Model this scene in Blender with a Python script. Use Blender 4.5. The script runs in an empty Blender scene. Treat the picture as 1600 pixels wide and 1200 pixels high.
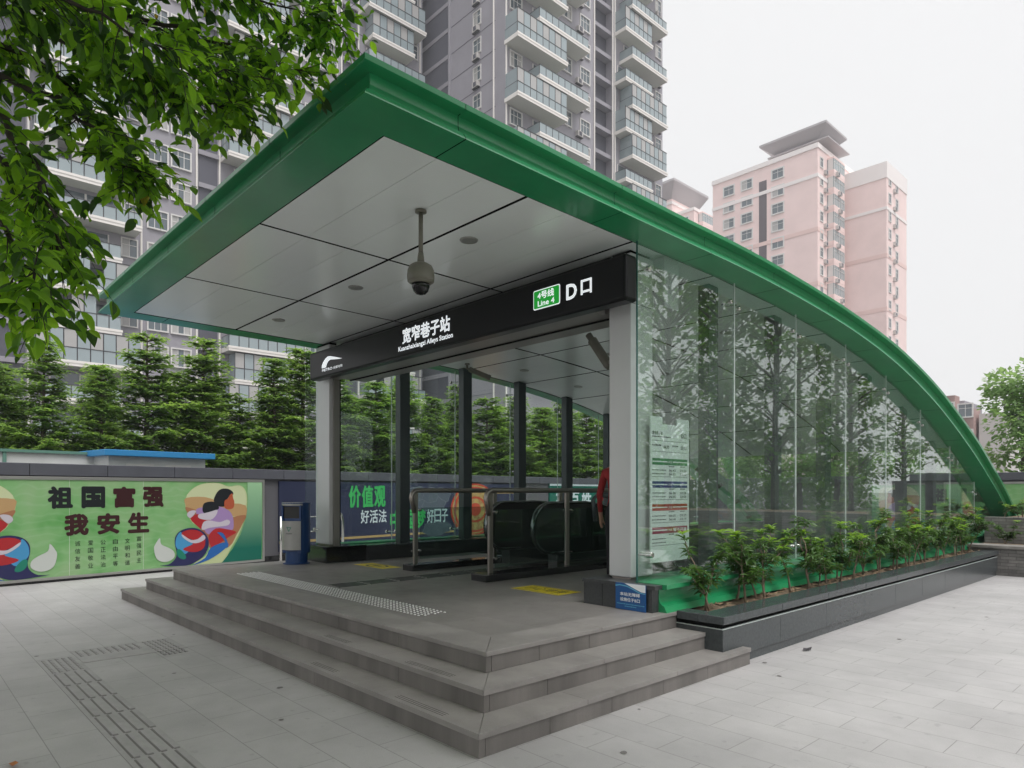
import bpy, math, random
from mathutils import Vector, Matrix

R = math.radians
rng = random.Random(7)
scene = bpy.context.scene
COL = scene.collection

# ------------------------------------------------------------------ camera, sky, sun, exposure
CAM = Vector((3.016, -2.539, 1.56))
YAW = 42.9                                     # degrees between the view and the -X axis
cam_data = bpy.data.cameras.new("camera")
cam = bpy.data.objects.new("camera", cam_data)
COL.objects.link(cam)
cam.location = CAM
cam.rotation_euler = (R(90), 0, R(90 - YAW))
cam_data.sensor_width = 36
cam_data.lens = 36 * 1060 / 1600
cam_data.shift_y = (768 - 600) / 1600.0        # rising-front shift keeps the verticals upright
cam_data.clip_start = 0.05
cam_data.clip_end = 3000
scene.camera = cam

SUN_ELEV, SUN_ROT = 62, 100
world = bpy.data.worlds.new("World")
scene.world = world
world.use_nodes = True
wn, wl = world.node_tree.nodes, world.node_tree.links
bg = wn["Background"]
sky = wn.new("ShaderNodeTexSky")
sky.sky_type = 'NISHITA'
sky.sun_disc = False
sky.sun_elevation = R(SUN_ELEV)
sky.sun_rotation = R(SUN_ROT)
sky.dust_density = 6.0
sky.air_density = 1.5
hsv = wn.new("ShaderNodeHueSaturation")
hsv.inputs["Saturation"].default_value = 0.12
wl.new(sky.outputs[0], hsv.inputs["Color"])
mixw = wn.new("ShaderNodeMix")
mixw.data_type = 'RGBA'
mixw.inputs[0].default_value = 0.9
wl.new(hsv.outputs[0], mixw.inputs[6])
mixw.inputs[7].default_value = (7.35, 7.35, 7.4, 1)      # cloud layer
wtc = wn.new("ShaderNodeTexCoord"); wsx = wn.new("ShaderNodeSeparateXYZ"); wl.new(wtc.outputs["Generated"], wsx.inputs[0])
wmr = wn.new("ShaderNodeMapRange"); wmr.interpolation_type = 'SMOOTHSTEP'      # overcast cloud is brighter overhead
wmr.inputs[1].default_value = 0.58; wmr.inputs[2].default_value = 1.0; wmr.inputs[3].default_value = 1.0; wmr.inputs[4].default_value = 2.35
wl.new(wsx.outputs[2], wmr.inputs[0])
wmul = wn.new("ShaderNodeMix"); wmul.data_type = 'RGBA'; wmul.blend_type = 'MULTIPLY'; wmul.inputs[0].default_value = 1.0
wl.new(mixw.outputs[2], wmul.inputs[6]); wl.new(wmr.outputs[0], wmul.inputs[7])
wl.new(wmul.outputs[2], bg.inputs["Color"])
bg.inputs["Strength"].default_value = 0.1

sun_data = bpy.data.lights.new("sun", 'SUN')
sun_data.energy = 1.3
sun_data.angle = R(25)
sun_data.color = (1.0, 0.98, 0.96)
sun = bpy.data.objects.new("sun", sun_data)
COL.objects.link(sun)
# sun stands to the right of the picture (towards +X), fairly high
sd = Vector((math.cos(R(SUN_ELEV)) * math.sin(R(SUN_ROT)), math.cos(R(SUN_ELEV)) * math.cos(R(SUN_ROT)), math.sin(R(SUN_ELEV))))
sun.rotation_euler = sd.to_track_quat('Z', 'Y').to_euler()
sun.location = (20, 0, 40)

scene.view_settings.view_transform = 'Standard'
scene.view_settings.look = 'None'
scene.view_settings.gamma = 1
scene.view_settings.exposure = 0.45
scene.cycles.max_bounces = 10
scene.cycles.transparent_max_bounces = 24
scene.cycles.transmission_bounces = 6
scene.cycles.diffuse_bounces = 4
scene.cycles.glossy_bounces = 4
scene.cycles.use_denoising = True
scene.cycles.sample_clamp_indirect = 6

# ------------------------------------------------------------------ materials
def new_mat(name):
    m = bpy.data.materials.new(name)
    m.use_nodes = True
    return m, m.node_tree.nodes, m.node_tree.links, m.node_tree.nodes["Principled BSDF"]

def mat(name, col, rough=0.5, metal=0.0, spec=0.5, var=0.0, scale=3.0, bump=0.0, bscale=60.0, coords='Object', streak=False, coat=0.0):
    m, n, l, p = new_mat(name)
    p.inputs["Base Color"].default_value = (*col, 1)
    p.inputs["Roughness"].default_value = rough
    p.inputs["Metallic"].default_value = metal
    p.inputs["Specular IOR Level"].default_value = spec
    p.inputs["Coat Weight"].default_value = coat
    p.inputs["Coat Roughness"].default_value = 0.14
    if var or bump:
        tc = n.new("ShaderNodeTexCoord")
        if var:
            nz = n.new("ShaderNodeTexNoise")
            nz.inputs["Scale"].default_value = scale
            nz.inputs["Detail"].default_value = 6
            nz.inputs["Roughness"].default_value = 0.62
            if streak:
                mp = n.new("ShaderNodeMapping")
                mp.inputs["Scale"].default_value = (1, 1, 0.12)
                l.new(tc.outputs[coords], mp.inputs[0])
                l.new(mp.outputs[0], nz.inputs["Vector"])
            else:
                l.new(tc.outputs[coords], nz.inputs["Vector"])
            cr = n.new("ShaderNodeValToRGB")
            cr.color_ramp.elements[0].position = 0.3
            cr.color_ramp.elements[1].position = 0.7
            cr.color_ramp.elements[0].color = (*[c * (1 - var) for c in col], 1)
            cr.color_ramp.elements[1].color = (*[min(1, c * (1 + var)) for c in col], 1)
            l.new(nz.outputs["Fac"], cr.inputs[0])
            l.new(cr.outputs[0], p.inputs["Base Color"])
        if bump:
            nb = n.new("ShaderNodeTexNoise")
            nb.inputs["Scale"].default_value = bscale
            nb.inputs["Detail"].default_value = 4
            l.new(tc.outputs[coords], nb.inputs["Vector"])
            bp = n.new("ShaderNodeBump")
            bp.inputs["Strength"].default_value = bump
            bp.inputs["Distance"].default_value = 0.01
            l.new(nb.outputs["Fac"], bp.inputs["Height"])
            l.new(bp.outputs[0], p.inputs["Normal"])
    return m

def brick_mat(name, c1, c2, mortar, bw, bh, msize, rough=0.6, var=0.12, nscale=2.0, rot=None, bump=0.25, fine=0.08, spec=0.5, squash=1.0, offset=0.5, dirt=0.0):
    """stone laid in courses: brick pattern, tone differs from slab to slab, plus stains and grain"""
    m, n, l, p = new_mat(name)
    tc = n.new("ShaderNodeTexCoord")
    mp = n.new("ShaderNodeMapping")
    if rot: mp.inputs["Rotation"].default_value = rot
    l.new(tc.outputs["Object"], mp.inputs[0])
    b = n.new("ShaderNodeTexBrick")
    b.offset = offset
    b.inputs["Scale"].default_value = 1
    b.inputs["Color1"].default_value = (*c1, 1)
    b.inputs["Color2"].default_value = (*c2, 1)
    b.inputs["Mortar"].default_value = (*mortar, 1)
    b.inputs["Mortar Size"].default_value = msize
    b.inputs["Mortar Smooth"].default_value = 0.3
    b.inputs["Bias"].default_value = 0.0
    b.inputs["Brick Width"].default_value = bw
    b.inputs["Row Height"].default_value = bh
    l.new(mp.outputs[0], b.inputs["Vector"])
    def noise(scale, detail):
        nz = n.new("ShaderNodeTexNoise"); nz.inputs["Scale"].default_value = scale; nz.inputs["Detail"].default_value = detail
        nz.inputs["Roughness"].default_value = 0.65
        l.new(tc.outputs["Object"], nz.inputs["Vector"]); return nz
    def mul(colour, nz, lo, hi, a=0.32, c=0.68):
        cr = n.new("ShaderNodeMapRange"); cr.inputs[1].default_value = a; cr.inputs[2].default_value = c
        cr.inputs[3].default_value = lo; cr.inputs[4].default_value = hi
        l.new(nz.outputs["Fac"], cr.inputs[0])
        mx = n.new("ShaderNodeMix"); mx.data_type = 'RGBA'; mx.blend_type = 'MULTIPLY'; mx.inputs[0].default_value = 1
        l.new(colour, mx.inputs[6]); l.new(cr.outputs[0], mx.inputs[7]); return mx.outputs[2]
    c = mul(b.outputs["Color"], noise(nscale, 6), 1 - var, 1 + var)
    c = mul(c, noise(160, 3), 1 - fine, 1 + fine)
    if dirt:
        c = mul(c, noise(0.45, 4), 1 - dirt, 1.0, 0.36, 0.52)
        c = mul(c, noise(9.0, 2), 1 - dirt * 1.3, 1.0, 0.26, 0.36)
    l.new(c, p.inputs["Base Color"])
    rr = noise(5, 4)
    mr = n.new("ShaderNodeMapRange"); mr.inputs[3].default_value = rough - 0.12; mr.inputs[4].default_value = rough + 0.12
    l.new(rr.outputs["Fac"], mr.inputs[0]); l.new(mr.outputs[0], p.inputs["Roughness"])
    p.inputs["Specular IOR Level"].default_value = spec
    bp = n.new("ShaderNodeBump"); bp.inputs["Strength"].default_value = bump; bp.inputs["Distance"].default_value = 0.004; bp.invert = True
    l.new(b.outputs["Fac"], bp.inputs["Height"])
    bp2 = n.new("ShaderNodeBump"); bp2.inputs["Strength"].default_value = 0.12; bp2.inputs["Distance"].default_value = 0.003
    l.new(noise(90, 3).outputs["Fac"], bp2.inputs["Height"]); l.new(bp.outputs[0], bp2.inputs["Normal"])
    l.new(bp2.outputs[0], p.inputs["Normal"])
    return m

def glass_mat(name, tint=(0.80, 0.90, 0.86), ior=1.5, dirt=0.03, gain=1.0):
    """architectural sheet glass: tinted see-through plus a fresnel mirror, a pale film for dust and painted reflection haze"""
    m, n, l, p = new_mat(name)
    n.remove(p)
    out = n["Material Output"]
    tr = n.new("ShaderNodeBsdfTransparent"); tr.inputs[0].default_value = (*tint, 1)
    gl = n.new("ShaderNodeBsdfGlossy"); gl.inputs["Roughness"].default_value = 0.0; gl.inputs[0].default_value = (0.93 * gain, 0.97 * gain, 0.95 * gain, 1)
    df = n.new("ShaderNodeBsdfDiffuse"); df.inputs[0].default_value = (0.55, 0.62, 0.58, 1)
    lw_ = n.new("ShaderNodeLayerWeight"); lw_.inputs[0].default_value = 0.5      # Schlick reflectance, the same from both faces
    pw = n.new("ShaderNodeMath"); pw.operation = 'POWER'; pw.inputs[1].default_value = 5; l.new(lw_.outputs["Facing"], pw.inputs[0])
    fr = n.new("ShaderNodeMath"); fr.operation = 'MULTIPLY_ADD'; fr.inputs[1].default_value = 0.95; fr.inputs[2].default_value = ((ior - 1) / (ior + 1)) ** 2; l.new(pw.outputs[0], fr.inputs[0])
    mx = n.new("ShaderNodeMixShader"); l.new(fr.outputs[0], mx.inputs[0]); l.new(tr.outputs[0], mx.inputs[1]); l.new(gl.outputs[0], mx.inputs[2])
    tc = n.new("ShaderNodeTexCoord"); nz = n.new("ShaderNodeTexNoise"); nz.inputs["Scale"].default_value = 1.2; nz.inputs["Detail"].default_value = 5
    l.new(tc.outputs["Object"], nz.inputs["Vector"])
    mr = n.new("ShaderNodeMapRange"); mr.inputs[1].default_value = 0.35; mr.inputs[2].default_value = 0.75; mr.inputs[3].default_value = 0.0; mr.inputs[4].default_value = dirt * 2
    l.new(nz.outputs["Fac"], mr.inputs[0])
    bp = n.new("ShaderNodeBump"); bp.inputs["Strength"].default_value = 0.03; bp.inputs["Distance"].default_value = 0.02
    nb = n.new("ShaderNodeTexNoise"); nb.inputs["Scale"].default_value = 1.6; l.new(tc.outputs["Object"], nb.inputs["Vector"])
    l.new(nb.outputs["Fac"], bp.inputs["Height"]); l.new(bp.outputs[0], gl.inputs["Normal"])
    mx2 = n.new("ShaderNodeMixShader"); l.new(mr.outputs[0], mx2.inputs[0]); l.new(mx.outputs[0], mx2.inputs[1]); l.new(df.outputs[0], mx2.inputs[2])
    l.new(mx2.outputs[0], out.inputs[0])
    return m

def leaf_mat(name, col, col2, trans=0.45, rough=0.45, scale=1.5):
    m, n, l, p = new_mat(name)
    out = n["Material Output"]
    tc = n.new("ShaderNodeTexCoord"); nz = n.new("ShaderNodeTexNoise"); nz.inputs["Scale"].default_value = scale; nz.inputs["Detail"].default_value = 3
    l.new(tc.outputs["Object"], nz.inputs["Vector"])
    cr = n.new("ShaderNodeValToRGB"); cr.color_ramp.elements[0].position = 0.35; cr.color_ramp.elements[1].position = 0.65
    cr.color_ramp.elements[0].color = (*col, 1); cr.color_ramp.elements[1].color = (*col2, 1)
    l.new(nz.outputs["Fac"], cr.inputs[0]); l.new(cr.outputs[0], p.inputs["Base Color"])
    p.inputs["Roughness"].default_value = rough
    p.inputs["Specular IOR Level"].default_value = 0.35
    tl = n.new("ShaderNodeBsdfTranslucent")
    hs = n.new("ShaderNodeHueSaturation"); hs.inputs["Value"].default_value = 2.4; hs.inputs["Hue"].default_value = 0.485; hs.inputs["Saturation"].default_value = 1.08
    l.new(cr.outputs[0], hs.inputs["Color"]); l.new(hs.outputs[0], tl.inputs[0])
    mx = n.new("ShaderNodeMixShader"); mx.inputs[0].default_value = trans
    l.new(p.outputs[0], mx.inputs[1]); l.new(tl.outputs[0], mx.inputs[2]); l.new(mx.outputs[0], out.inputs[0])
    return m

def gradient_mat(name, top, bottom, z0, z1, rough=0.35):
    """printed board whose artwork runs from one ink to another over its height"""
    m, n, l, p = new_mat(name)
    tc = n.new("ShaderNodeTexCoord"); sx = n.new("ShaderNodeSeparateXYZ"); l.new(tc.outputs["Object"], sx.inputs[0])
    mr = n.new("ShaderNodeMapRange"); mr.inputs[1].default_value = z0; mr.inputs[2].default_value = z1; l.new(sx.outputs[2], mr.inputs[0])
    mx = n.new("ShaderNodeMix"); mx.data_type = 'RGBA'; l.new(mr.outputs[0], mx.inputs[0]); mx.inputs[6].default_value = (*bottom, 1); mx.inputs[7].default_value = (*top, 1)
    l.new(mx.outputs[2], p.inputs["Base Color"]); p.inputs["Roughness"].default_value = rough
    return m

def print_mat(name, c1, c2, c3, scale=2.2, rough=0.35, rings=0.0):
    """printed poster ground: soft clouds of two or three inks, optional faint curling ornament"""
    m, n, l, p = new_mat(name)
    tc = n.new("ShaderNodeTexCoord"); nz = n.new("ShaderNodeTexNoise"); nz.inputs["Scale"].default_value = scale; nz.inputs["Detail"].default_value = 3
    l.new(tc.outputs["Object"], nz.inputs["Vector"])
    cr = n.new("ShaderNodeValToRGB"); e = cr.color_ramp.elements
    e[0].position = 0.32; e[0].color = (*c1, 1); e[1].position = 0.68; e[1].color = (*c3, 1); x = e.new(0.5); x.color = (*c2, 1)
    l.new(nz.outputs["Fac"], cr.inputs[0]); c = cr.outputs[0]
    if rings:
        wv = n.new("ShaderNodeTexWave"); wv.wave_type = 'RINGS'; wv.inputs["Scale"].default_value = 2.2; wv.inputs["Distortion"].default_value = 9; wv.inputs["Detail"].default_value = 2
        l.new(tc.outputs["Object"], wv.inputs["Vector"])
        mr = n.new("ShaderNodeMapRange"); mr.inputs[1].default_value = 0.7; mr.inputs[2].default_value = 1.0; mr.inputs[3].default_value = 0; mr.inputs[4].default_value = rings
        l.new(wv.outputs["Fac"], mr.inputs[0])
        mx = n.new("ShaderNodeMix"); mx.data_type = 'RGBA'; l.new(mr.outputs[0], mx.inputs[0]); l.new(c, mx.inputs[6]); mx.inputs[7].default_value = (0.62, 0.72, 0.62, 1)
        c = mx.outputs[2]
    l.new(c, p.inputs["Base Color"]); p.inputs["Roughness"].default_value = rough
    return m

M = {}
M['paver'] = brick_mat('paver', (0.395, 0.382, 0.382), (0.42, 0.406, 0.404), (0.235, 0.225, 0.22), 0.6, 0.3, 0.003, rough=0.58, var=0.10, nscale=1.3, dirt=0.13)
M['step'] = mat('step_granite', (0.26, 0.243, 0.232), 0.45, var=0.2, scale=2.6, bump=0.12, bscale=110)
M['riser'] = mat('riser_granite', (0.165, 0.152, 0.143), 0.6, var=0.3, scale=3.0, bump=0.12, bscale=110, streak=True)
M['platform'] = brick_mat('platform_granite', (0.215, 0.20, 0.19), (0.24, 0.223, 0.212), (0.13, 0.12, 0.115), 1.2, 0.6, 0.0025, rough=0.38, var=0.09, nscale=1.8, bump=0.1, dirt=0.1)
M['dark_granite'] = mat('dark_granite', (0.058, 0.066, 0.070), 0.22, var=0.22, scale=40, bump=0.02)
M['plinth'] = mat('plinth_granite', (0.045, 0.048, 0.05), 0.28, var=0.25, scale=45)
M['black_granite'] = mat('black_granite', (0.012, 0.013, 0.014), 0.15, var=0.2, scale=40)
M['green'] = mat('green_paint', (0.016, 0.25, 0.095), 0.32, var=0.10, scale=2.2, streak=True, coat=0.3)
M['joint'] = mat('dark_joint', (0.006, 0.007, 0.007), 0.9, spec=0.1)
M['panel'] = mat('soffit_panel', (0.88, 0.92, 0.91), 0.2, metal=0.0, var=0.03, scale=0.8)
M['white_paint'] = mat('white_cladding', (0.60, 0.60, 0.61), 0.4, var=0.03, scale=1.5)
M['grey_metal'] = mat('grey_trim', (0.27, 0.255, 0.24), 0.4, metal=0.3)
M['post'] = mat('slate_post', (0.055, 0.07, 0.075), 0.38)
M['steel'] = mat('stainless_steel', (0.62, 0.61, 0.59), 0.22, metal=1.0)
M['stud'] = mat('stud_steel', (0.86, 0.86, 0.85), 0.3, metal=1.0)
M['dull_steel'] = mat('brushed_steel', (0.34, 0.31, 0.285), 0.34, metal=0.9)
M['glass'] = glass_mat('green_glass', (0.91, 0.955, 0.94), ior=2.35, dirt=0.03)  # pale film raised beyond dust to paint in a hazy reflection
M['glass_clear'] = glass_mat('side_glass', (0.93, 0.97, 0.955), dirt=0.01)
M['roof_glass'] = glass_mat('roof_glass', (0.96, 0.985, 0.975), ior=1.3, dirt=0.005)
M['rail_glass'] = glass_mat('railing_glass', (0.72, 0.82, 0.79), dirt=0.01)
M['seal'] = mat('pale_sealant', (0.62, 0.68, 0.66), 0.5)
M['glass_edge'] = mat('glass_edge', (0.03, 0.13, 0.11), 0.15)
M['sign'] = mat('sign_black', (0.006, 0.0065, 0.0075), 0.3, spec=0.22)
M['letter'] = mat('letter_white', (0.86, 0.88, 0.9), 0.4)
def lit(name, base, col, k):
    m = mat(name, base, 0.4); p = m.node_tree.nodes["Principled BSDF"]; p.inputs["Emission Color"].default_value = (*col, 1); p.inputs["Emission Strength"].default_value = k; return m
M['letter_lit'] = lit('letter_backlit', (0.8, 0.82, 0.85), (0.92, 0.97, 1.0), 0.45)
M['badge_lit'] = lit('badge_backlit', (0.004, 0.2, 0.02), (0.0, 0.30, 0.02), 0.5)
M['badge'] = mat('badge_green', (0.004, 0.27, 0.03), 0.35)
M['blue'] = mat('blue_paint', (0.008, 0.045, 0.16), 0.35, var=0.08, scale=3)
M['bin_panel'] = mat('bin_panel', (0.36, 0.355, 0.34), 0.35, metal=0.35, var=0.08, scale=4)
M['sign_blue'] = mat('sign_blue', (0.008, 0.085, 0.27), 0.35)
M['sign_lightblue'] = mat('sign_light_blue', (0.12, 0.42, 0.62), 0.35)
M['yellow'] = mat('floor_yellow', (0.66, 0.53, 0.03), 0.55, var=0.15, scale=9)
M['black'] = mat('black', (0.01, 0.01, 0.01), 0.4)
M['dark_in'] = mat('shaft_black', (0.018, 0.02, 0.02), 0.5)
M['rubber'] = mat('handrail_rubber', (0.20, 0.205, 0.205), 0.16, metal=1.0)
M['esc_skirt'] = mat('escalator_skirt', (0.12, 0.12, 0.12), 0.3, metal=0.8)
M['wall'] = mat('grey_wall', (0.105, 0.103, 0.115), 0.7, var=0.12, scale=1.5, streak=True, bump=0.05)
M['wall_cap'] = mat('wall_cap', (0.085, 0.087, 0.105), 0.5, var=0.1, scale=3)
M['soil'] = mat('soil', (0.16, 0.115, 0.075), 0.95, var=0.4, scale=14, bump=0.8, bscale=40)
M['bark'] = mat('bark', (0.12, 0.095, 0.075), 0.9, var=0.35, scale=12, bump=0.5, bscale=25)
M['bark_dark'] = mat('bark_dark', (0.035, 0.028, 0.022), 0.9, var=0.3, scale=15)
M['stem'] = mat('shrub_stem', (0.20, 0.15, 0.11), 0.9, var=0.3, scale=20)
M['leaf_a'] = leaf_mat('leaf_dark', (0.055, 0.135, 0.016), (0.09, 0.20, 0.022), 0.55)
M['leaf_b'] = leaf_mat('leaf_mid', (0.115, 0.25, 0.024), (0.18, 0.34, 0.04), 0.62)
M['leaf_d'] = leaf_mat('leaf_deep', (0.018, 0.05, 0.010), (0.03, 0.075, 0.012), 0.4)
M['leaf_y'] = leaf_mat('leaf_yellow', (0.30, 0.24, 0.03), (0.2, 0.2, 0.03), 0.4)
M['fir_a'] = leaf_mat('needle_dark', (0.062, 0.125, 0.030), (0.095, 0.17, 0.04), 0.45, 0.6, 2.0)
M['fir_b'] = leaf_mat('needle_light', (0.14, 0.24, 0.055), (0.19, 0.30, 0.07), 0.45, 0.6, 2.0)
M['shrub_a'] = leaf_mat('shrub_leaf', (0.045, 0.10, 0.025), (0.07, 0.145, 0.03), 0.3, 0.28, 6)
M['shrub_b'] = leaf_mat('shrub_young_leaf', (0.13, 0.25, 0.035), (0.19, 0.33, 0.05), 0.4, 0.28, 6)
M['far_leaf_a'] = leaf_mat('far_leaf_a', (0.10, 0.19, 0.06), (0.15, 0.24, 0.08), 0.5, 0.6, 1)
M['far_leaf_b'] = leaf_mat('far_leaf_b', (0.15, 0.25, 0.09), (0.19, 0.29, 0.11), 0.45, 0.6, 1)
M['brickwall'] = brick_mat('grey_brick', (0.20, 0.19, 0.18), (0.13, 0.125, 0.12), (0.09, 0.085, 0.08), 0.24, 0.06, 0.006, rough=0.85, var=0.3, nscale=5, rot=(R(90), 0, 0), bump=0.8)
M['stone_cap'] = mat('stone_cap', (0.23, 0.215, 0.20), 0.7, var=0.25, scale=6, bump=0.2)
M['tower'] = mat('tower_grey', (0.33, 0.315, 0.35), 0.75, var=0.07, scale=0.3)
M['tower_dark'] = mat('tower_recess', (0.10, 0.10, 0.125), 0.7)
M['tower_white'] = mat('tower_white', (0.84, 0.80, 0.76), 0.6)
M['tower_soffit'] = mat('balcony_soffit', (0.66, 0.66, 0.61), 0.7)
M['frame_dark'] = mat('window_frame_dark', (0.05, 0.05, 0.055), 0.5)
M['frame_white'] = mat('window_frame_white', (0.70, 0.68, 0.66), 0.5)
M['pane'] = mat('window_pane', (0.10, 0.13, 0.15), 0.06, spec=1.0)
M['pane_blue'] = mat('balcony_glazing', (0.30, 0.36, 0.38), 0.07, spec=1.0)
M['curtain'] = mat('curtained_pane', (0.42, 0.41, 0.40), 0.25, spec=0.8)
M['pink'] = mat('pink_tile', (0.88, 0.69, 0.66), 0.75, var=0.06, scale=0.25)
M['pink_dark'] = mat('pink_band', (0.80, 0.59, 0.55), 0.75)
M['pink_pale'] = mat('pink_pale', (0.88, 0.82, 0.80), 0.75)
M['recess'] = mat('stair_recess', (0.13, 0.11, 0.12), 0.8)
M['roof_grey'] = mat('roof_grey', (0.46, 0.43, 0.44), 0.8)
M['ac'] = mat('ac_casing', (0.55, 0.52, 0.5), 0.5)
M['hut_white'] = mat('hut_white', (0.62, 0.63, 0.62), 0.55, var=0.08, scale=2)
M['hut_blue'] = mat('hut_blue', (0.03, 0.24, 0.52), 0.5)
M['hut_green'] = mat('hut_green', (0.12, 0.25, 0.2), 0.5)
M['lawn'] = mat('lawn', (0.05, 0.09, 0.02), 0.9, var=0.4, scale=3, bump=0.8, bscale=40)
M['far_ground'] = mat('far_ground', (0.16, 0.155, 0.15), 0.9, var=0.15, scale=0.3)
M['cream_cam'] = mat('camera_cream', (0.17, 0.162, 0.132), 0.4, var=0.08, scale=8)
M['dome_black'] = mat('camera_dome', (0.008, 0.008, 0.01), 0.05)
M['lamp_rim'] = mat('lamp_rim', (0.33, 0.33, 0.31), 0.35, metal=0.2)
M['lamp_glass'] = mat('lamp_cup', (0.11, 0.11, 0.105), 0.3)
M['tactile'] = mat('tactile_grey', (0.355, 0.343, 0.34), 0.7, var=0.12, scale=6)
M['tactile_dark'] = mat('tactile_dark', (0.17, 0.16, 0.155), 0.8)

# ------------------------------------------------------------------ mesh helpers
class MB:
    def __init__(s): s.v, s.f, s.m, s.mats = [], [], [], []
    def mi(s, m):
        if isinstance(m, str): m = M[m]
        if m not in s.mats: s.mats.append(m)
        return s.mats.index(m)
    def poly(s, pts, m, flip=False):
        b = len(s.v); s.v.extend([tuple(p) for p in pts]); i = list(range(b, b + len(pts)))
        s.f.append(i[::-1] if flip else i); s.m.append(s.mi(m))
    def faces(s, verts, faces, m):
        b = len(s.v); s.v.extend([tuple(p) for p in verts]); k = s.mi(m)
        for f in faces: s.f.append([b + i for i in f]); s.m.append(k)
    def box(s, x0, x1, y0, y1, z0, z1, m):
        x0, x1 = min(x0, x1), max(x0, x1); y0, y1 = min(y0, y1), max(y0, y1); z0, z1 = min(z0, z1), max(z0, z1)
        v = [(x0, y0, z0), (x1, y0, z0), (x1, y1, z0), (x0, y1, z0), (x0, y0, z1), (x1, y0, z1), (x1, y1, z1), (x0, y1, z1)]
        s.faces(v, [(0, 3, 2, 1), (4, 5, 6, 7), (0, 1, 5, 4), (1, 2, 6, 5), (2, 3, 7, 6), (3, 0, 4, 7)], m)
    def prism(s, outline, axis, a, b, m, cap=True):
        """outline in the two other axes (for x: y,z; for y: x,z; for z: x,y)"""
        def P(u, w, t): return {'x': (t, u, w), 'y': (u, t, w), 'z': (u, w, t)}[axis]
        n = len(outline); v = [P(u, w, a) for u, w in outline] + [P(u, w, b) for u, w in outline]
        f = [(i, (i + 1) % n, n + (i + 1) % n, n + i) for i in range(n)]
        if cap: f += [tuple(range(n))[::-1], tuple(range(n, 2 * n))]
        s.faces(v, f, m)
    def tube(s, pts, r, m, seg=10, caps=True):
        pts = [Vector(p) for p in pts]; n = len(pts)
        rr = r if isinstance(r, (list, tuple)) else [r] * n
        v = []; up = Vector((0, 0, 1)); prev = None
        for i, p in enumerate(pts):
            t = (pts[min(i + 1, n - 1)] - pts[max(i - 1, 0)]).normalized()
            if prev is None:
                a = t.cross(up)
                if a.length < 1e-3: a = t.cross(Vector((1, 0, 0)))
                a.normalize()
            else:
                a = prev - t * prev.dot(t)
                if a.length < 1e-4: a = t.cross(up)
                a.normalize()
            prev = a; b = t.cross(a)
            for k in range(seg):
                w = 2 * math.pi * k / seg
                v.append(p + (a * math.cos(w) + b * math.sin(w)) * rr[i])
        f = []
        for i in range(n - 1):
            for k in range(seg):
                k2 = (k + 1) % seg
                f.append((i * seg + k, i * seg + k2, (i + 1) * seg + k2, (i + 1) * seg + k))
        if caps: f += [tuple(range(seg))[::-1], tuple(range((n - 1) * seg, n * seg))]
        s.faces(v, f, m)
    def lathe(s, c, prof, m, seg=20, axis=(0, 0, 1)):
        """prof: (radius, height along the axis) pairs"""
        ax = Vector(axis).normalized(); q = Vector((0, 0, 1)).rotation_difference(ax); c = Vector(c); v = []
        for r, h in prof:
            for k in range(seg):
                w = 2 * math.pi * k / seg
                v.append(c + q @ Vector((r * math.cos(w), r * math.sin(w), h)))
        f = []
        for i in range(len(prof) - 1):
            for k in range(seg):
                k2 = (k + 1) % seg
                f.append((i * seg + k, i * seg + k2, (i + 1) * seg + k2, (i + 1) * seg + k))
        f += [tuple(range(seg))[::-1], tuple(range((len(prof) - 1) * seg, len(prof) * seg))]
        s.faces(v, f, m)
    def build(s, name, parent=None, origin=None, smooth=False, bevel=0.0):
        """links ONE object; vertices are in world coordinates of an unrotated parent (its location is subtracted)"""
        me = bpy.data.meshes.new(name)
        o_ = Vector(origin) if origin is not None else (parent.location.copy() if parent is not None and not parent.get('_local') else Vector((0, 0, 0)))
        if parent is not None and parent.parent is not None and not parent.get('_local') and origin is None:
            o_ = Vector(parent['_wl'])
        vv = [(p[0] - o_[0], p[1] - o_[1], p[2] - o_[2]) for p in s.v]
        me.from_pydata(vv, [], s.f)
        for m in s.mats: me.materials.append(m)
        me.polygons.foreach_set('material_index', s.m)
        if smooth: me.polygons.foreach_set('use_smooth', [True] * len(me.polygons))
        me.update()
        o = bpy.data.objects.new(name, me); COL.objects.link(o)
        if parent is not None:
            o.parent = parent
            o['_wl'] = [o_[0], o_[1], o_[2]]
            if parent.get('_local'): o['_local'] = True
        else: o.location = o_; o['_wl'] = [o_[0], o_[1], o_[2]]
        if bevel:
            b = o.modifiers.new('edge', 'BEVEL'); b.width = bevel; b.segments = 2; b.limit_method = 'ANGLE'
        return o

def tag(o, label=None, cat=None, group=None, kind=None):
    if label: o['label'] = label
    if cat: o['category'] = cat
    if group: o['group'] = group
    if kind: o['kind'] = kind
    return o
def thing(name, label, cat, loc=(0, 0, 0), group=None, rotz=None):
    o = bpy.data.objects.new(name, None); COL.objects.link(o); o.location = loc; o.empty_display_size = 0.1
    if rotz is not None: o.rotation_euler = (0, 0, rotz); o['_local'] = True
    return tag(o, label, cat, group)
def dup(root, loc, rotz=None, label=None, scale=None):
    r = root.copy(); COL.objects.link(r); r.location = loc
    if rotz is not None: r.rotation_euler = (0, 0, rotz)
    if scale: r.scale = scale
    if label: r['label'] = label
    for ch in list(root.children):
        c = ch.copy(); COL.objects.link(c); c.parent = r
        for g in ch.children:
            d = g.copy(); COL.objects.link(d); d.parent = c
    return r
ORD = "first second third fourth fifth sixth seventh eighth ninth tenth eleventh twelfth thirteenth fourteenth fifteenth sixteenth seventeenth eighteenth nineteenth twentieth".split()
ORD += ["twenty-" + w for w in ORD[:9]] + ["thirtieth"] + ["thirty-" + w for w in ORD[:9]]

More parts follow.
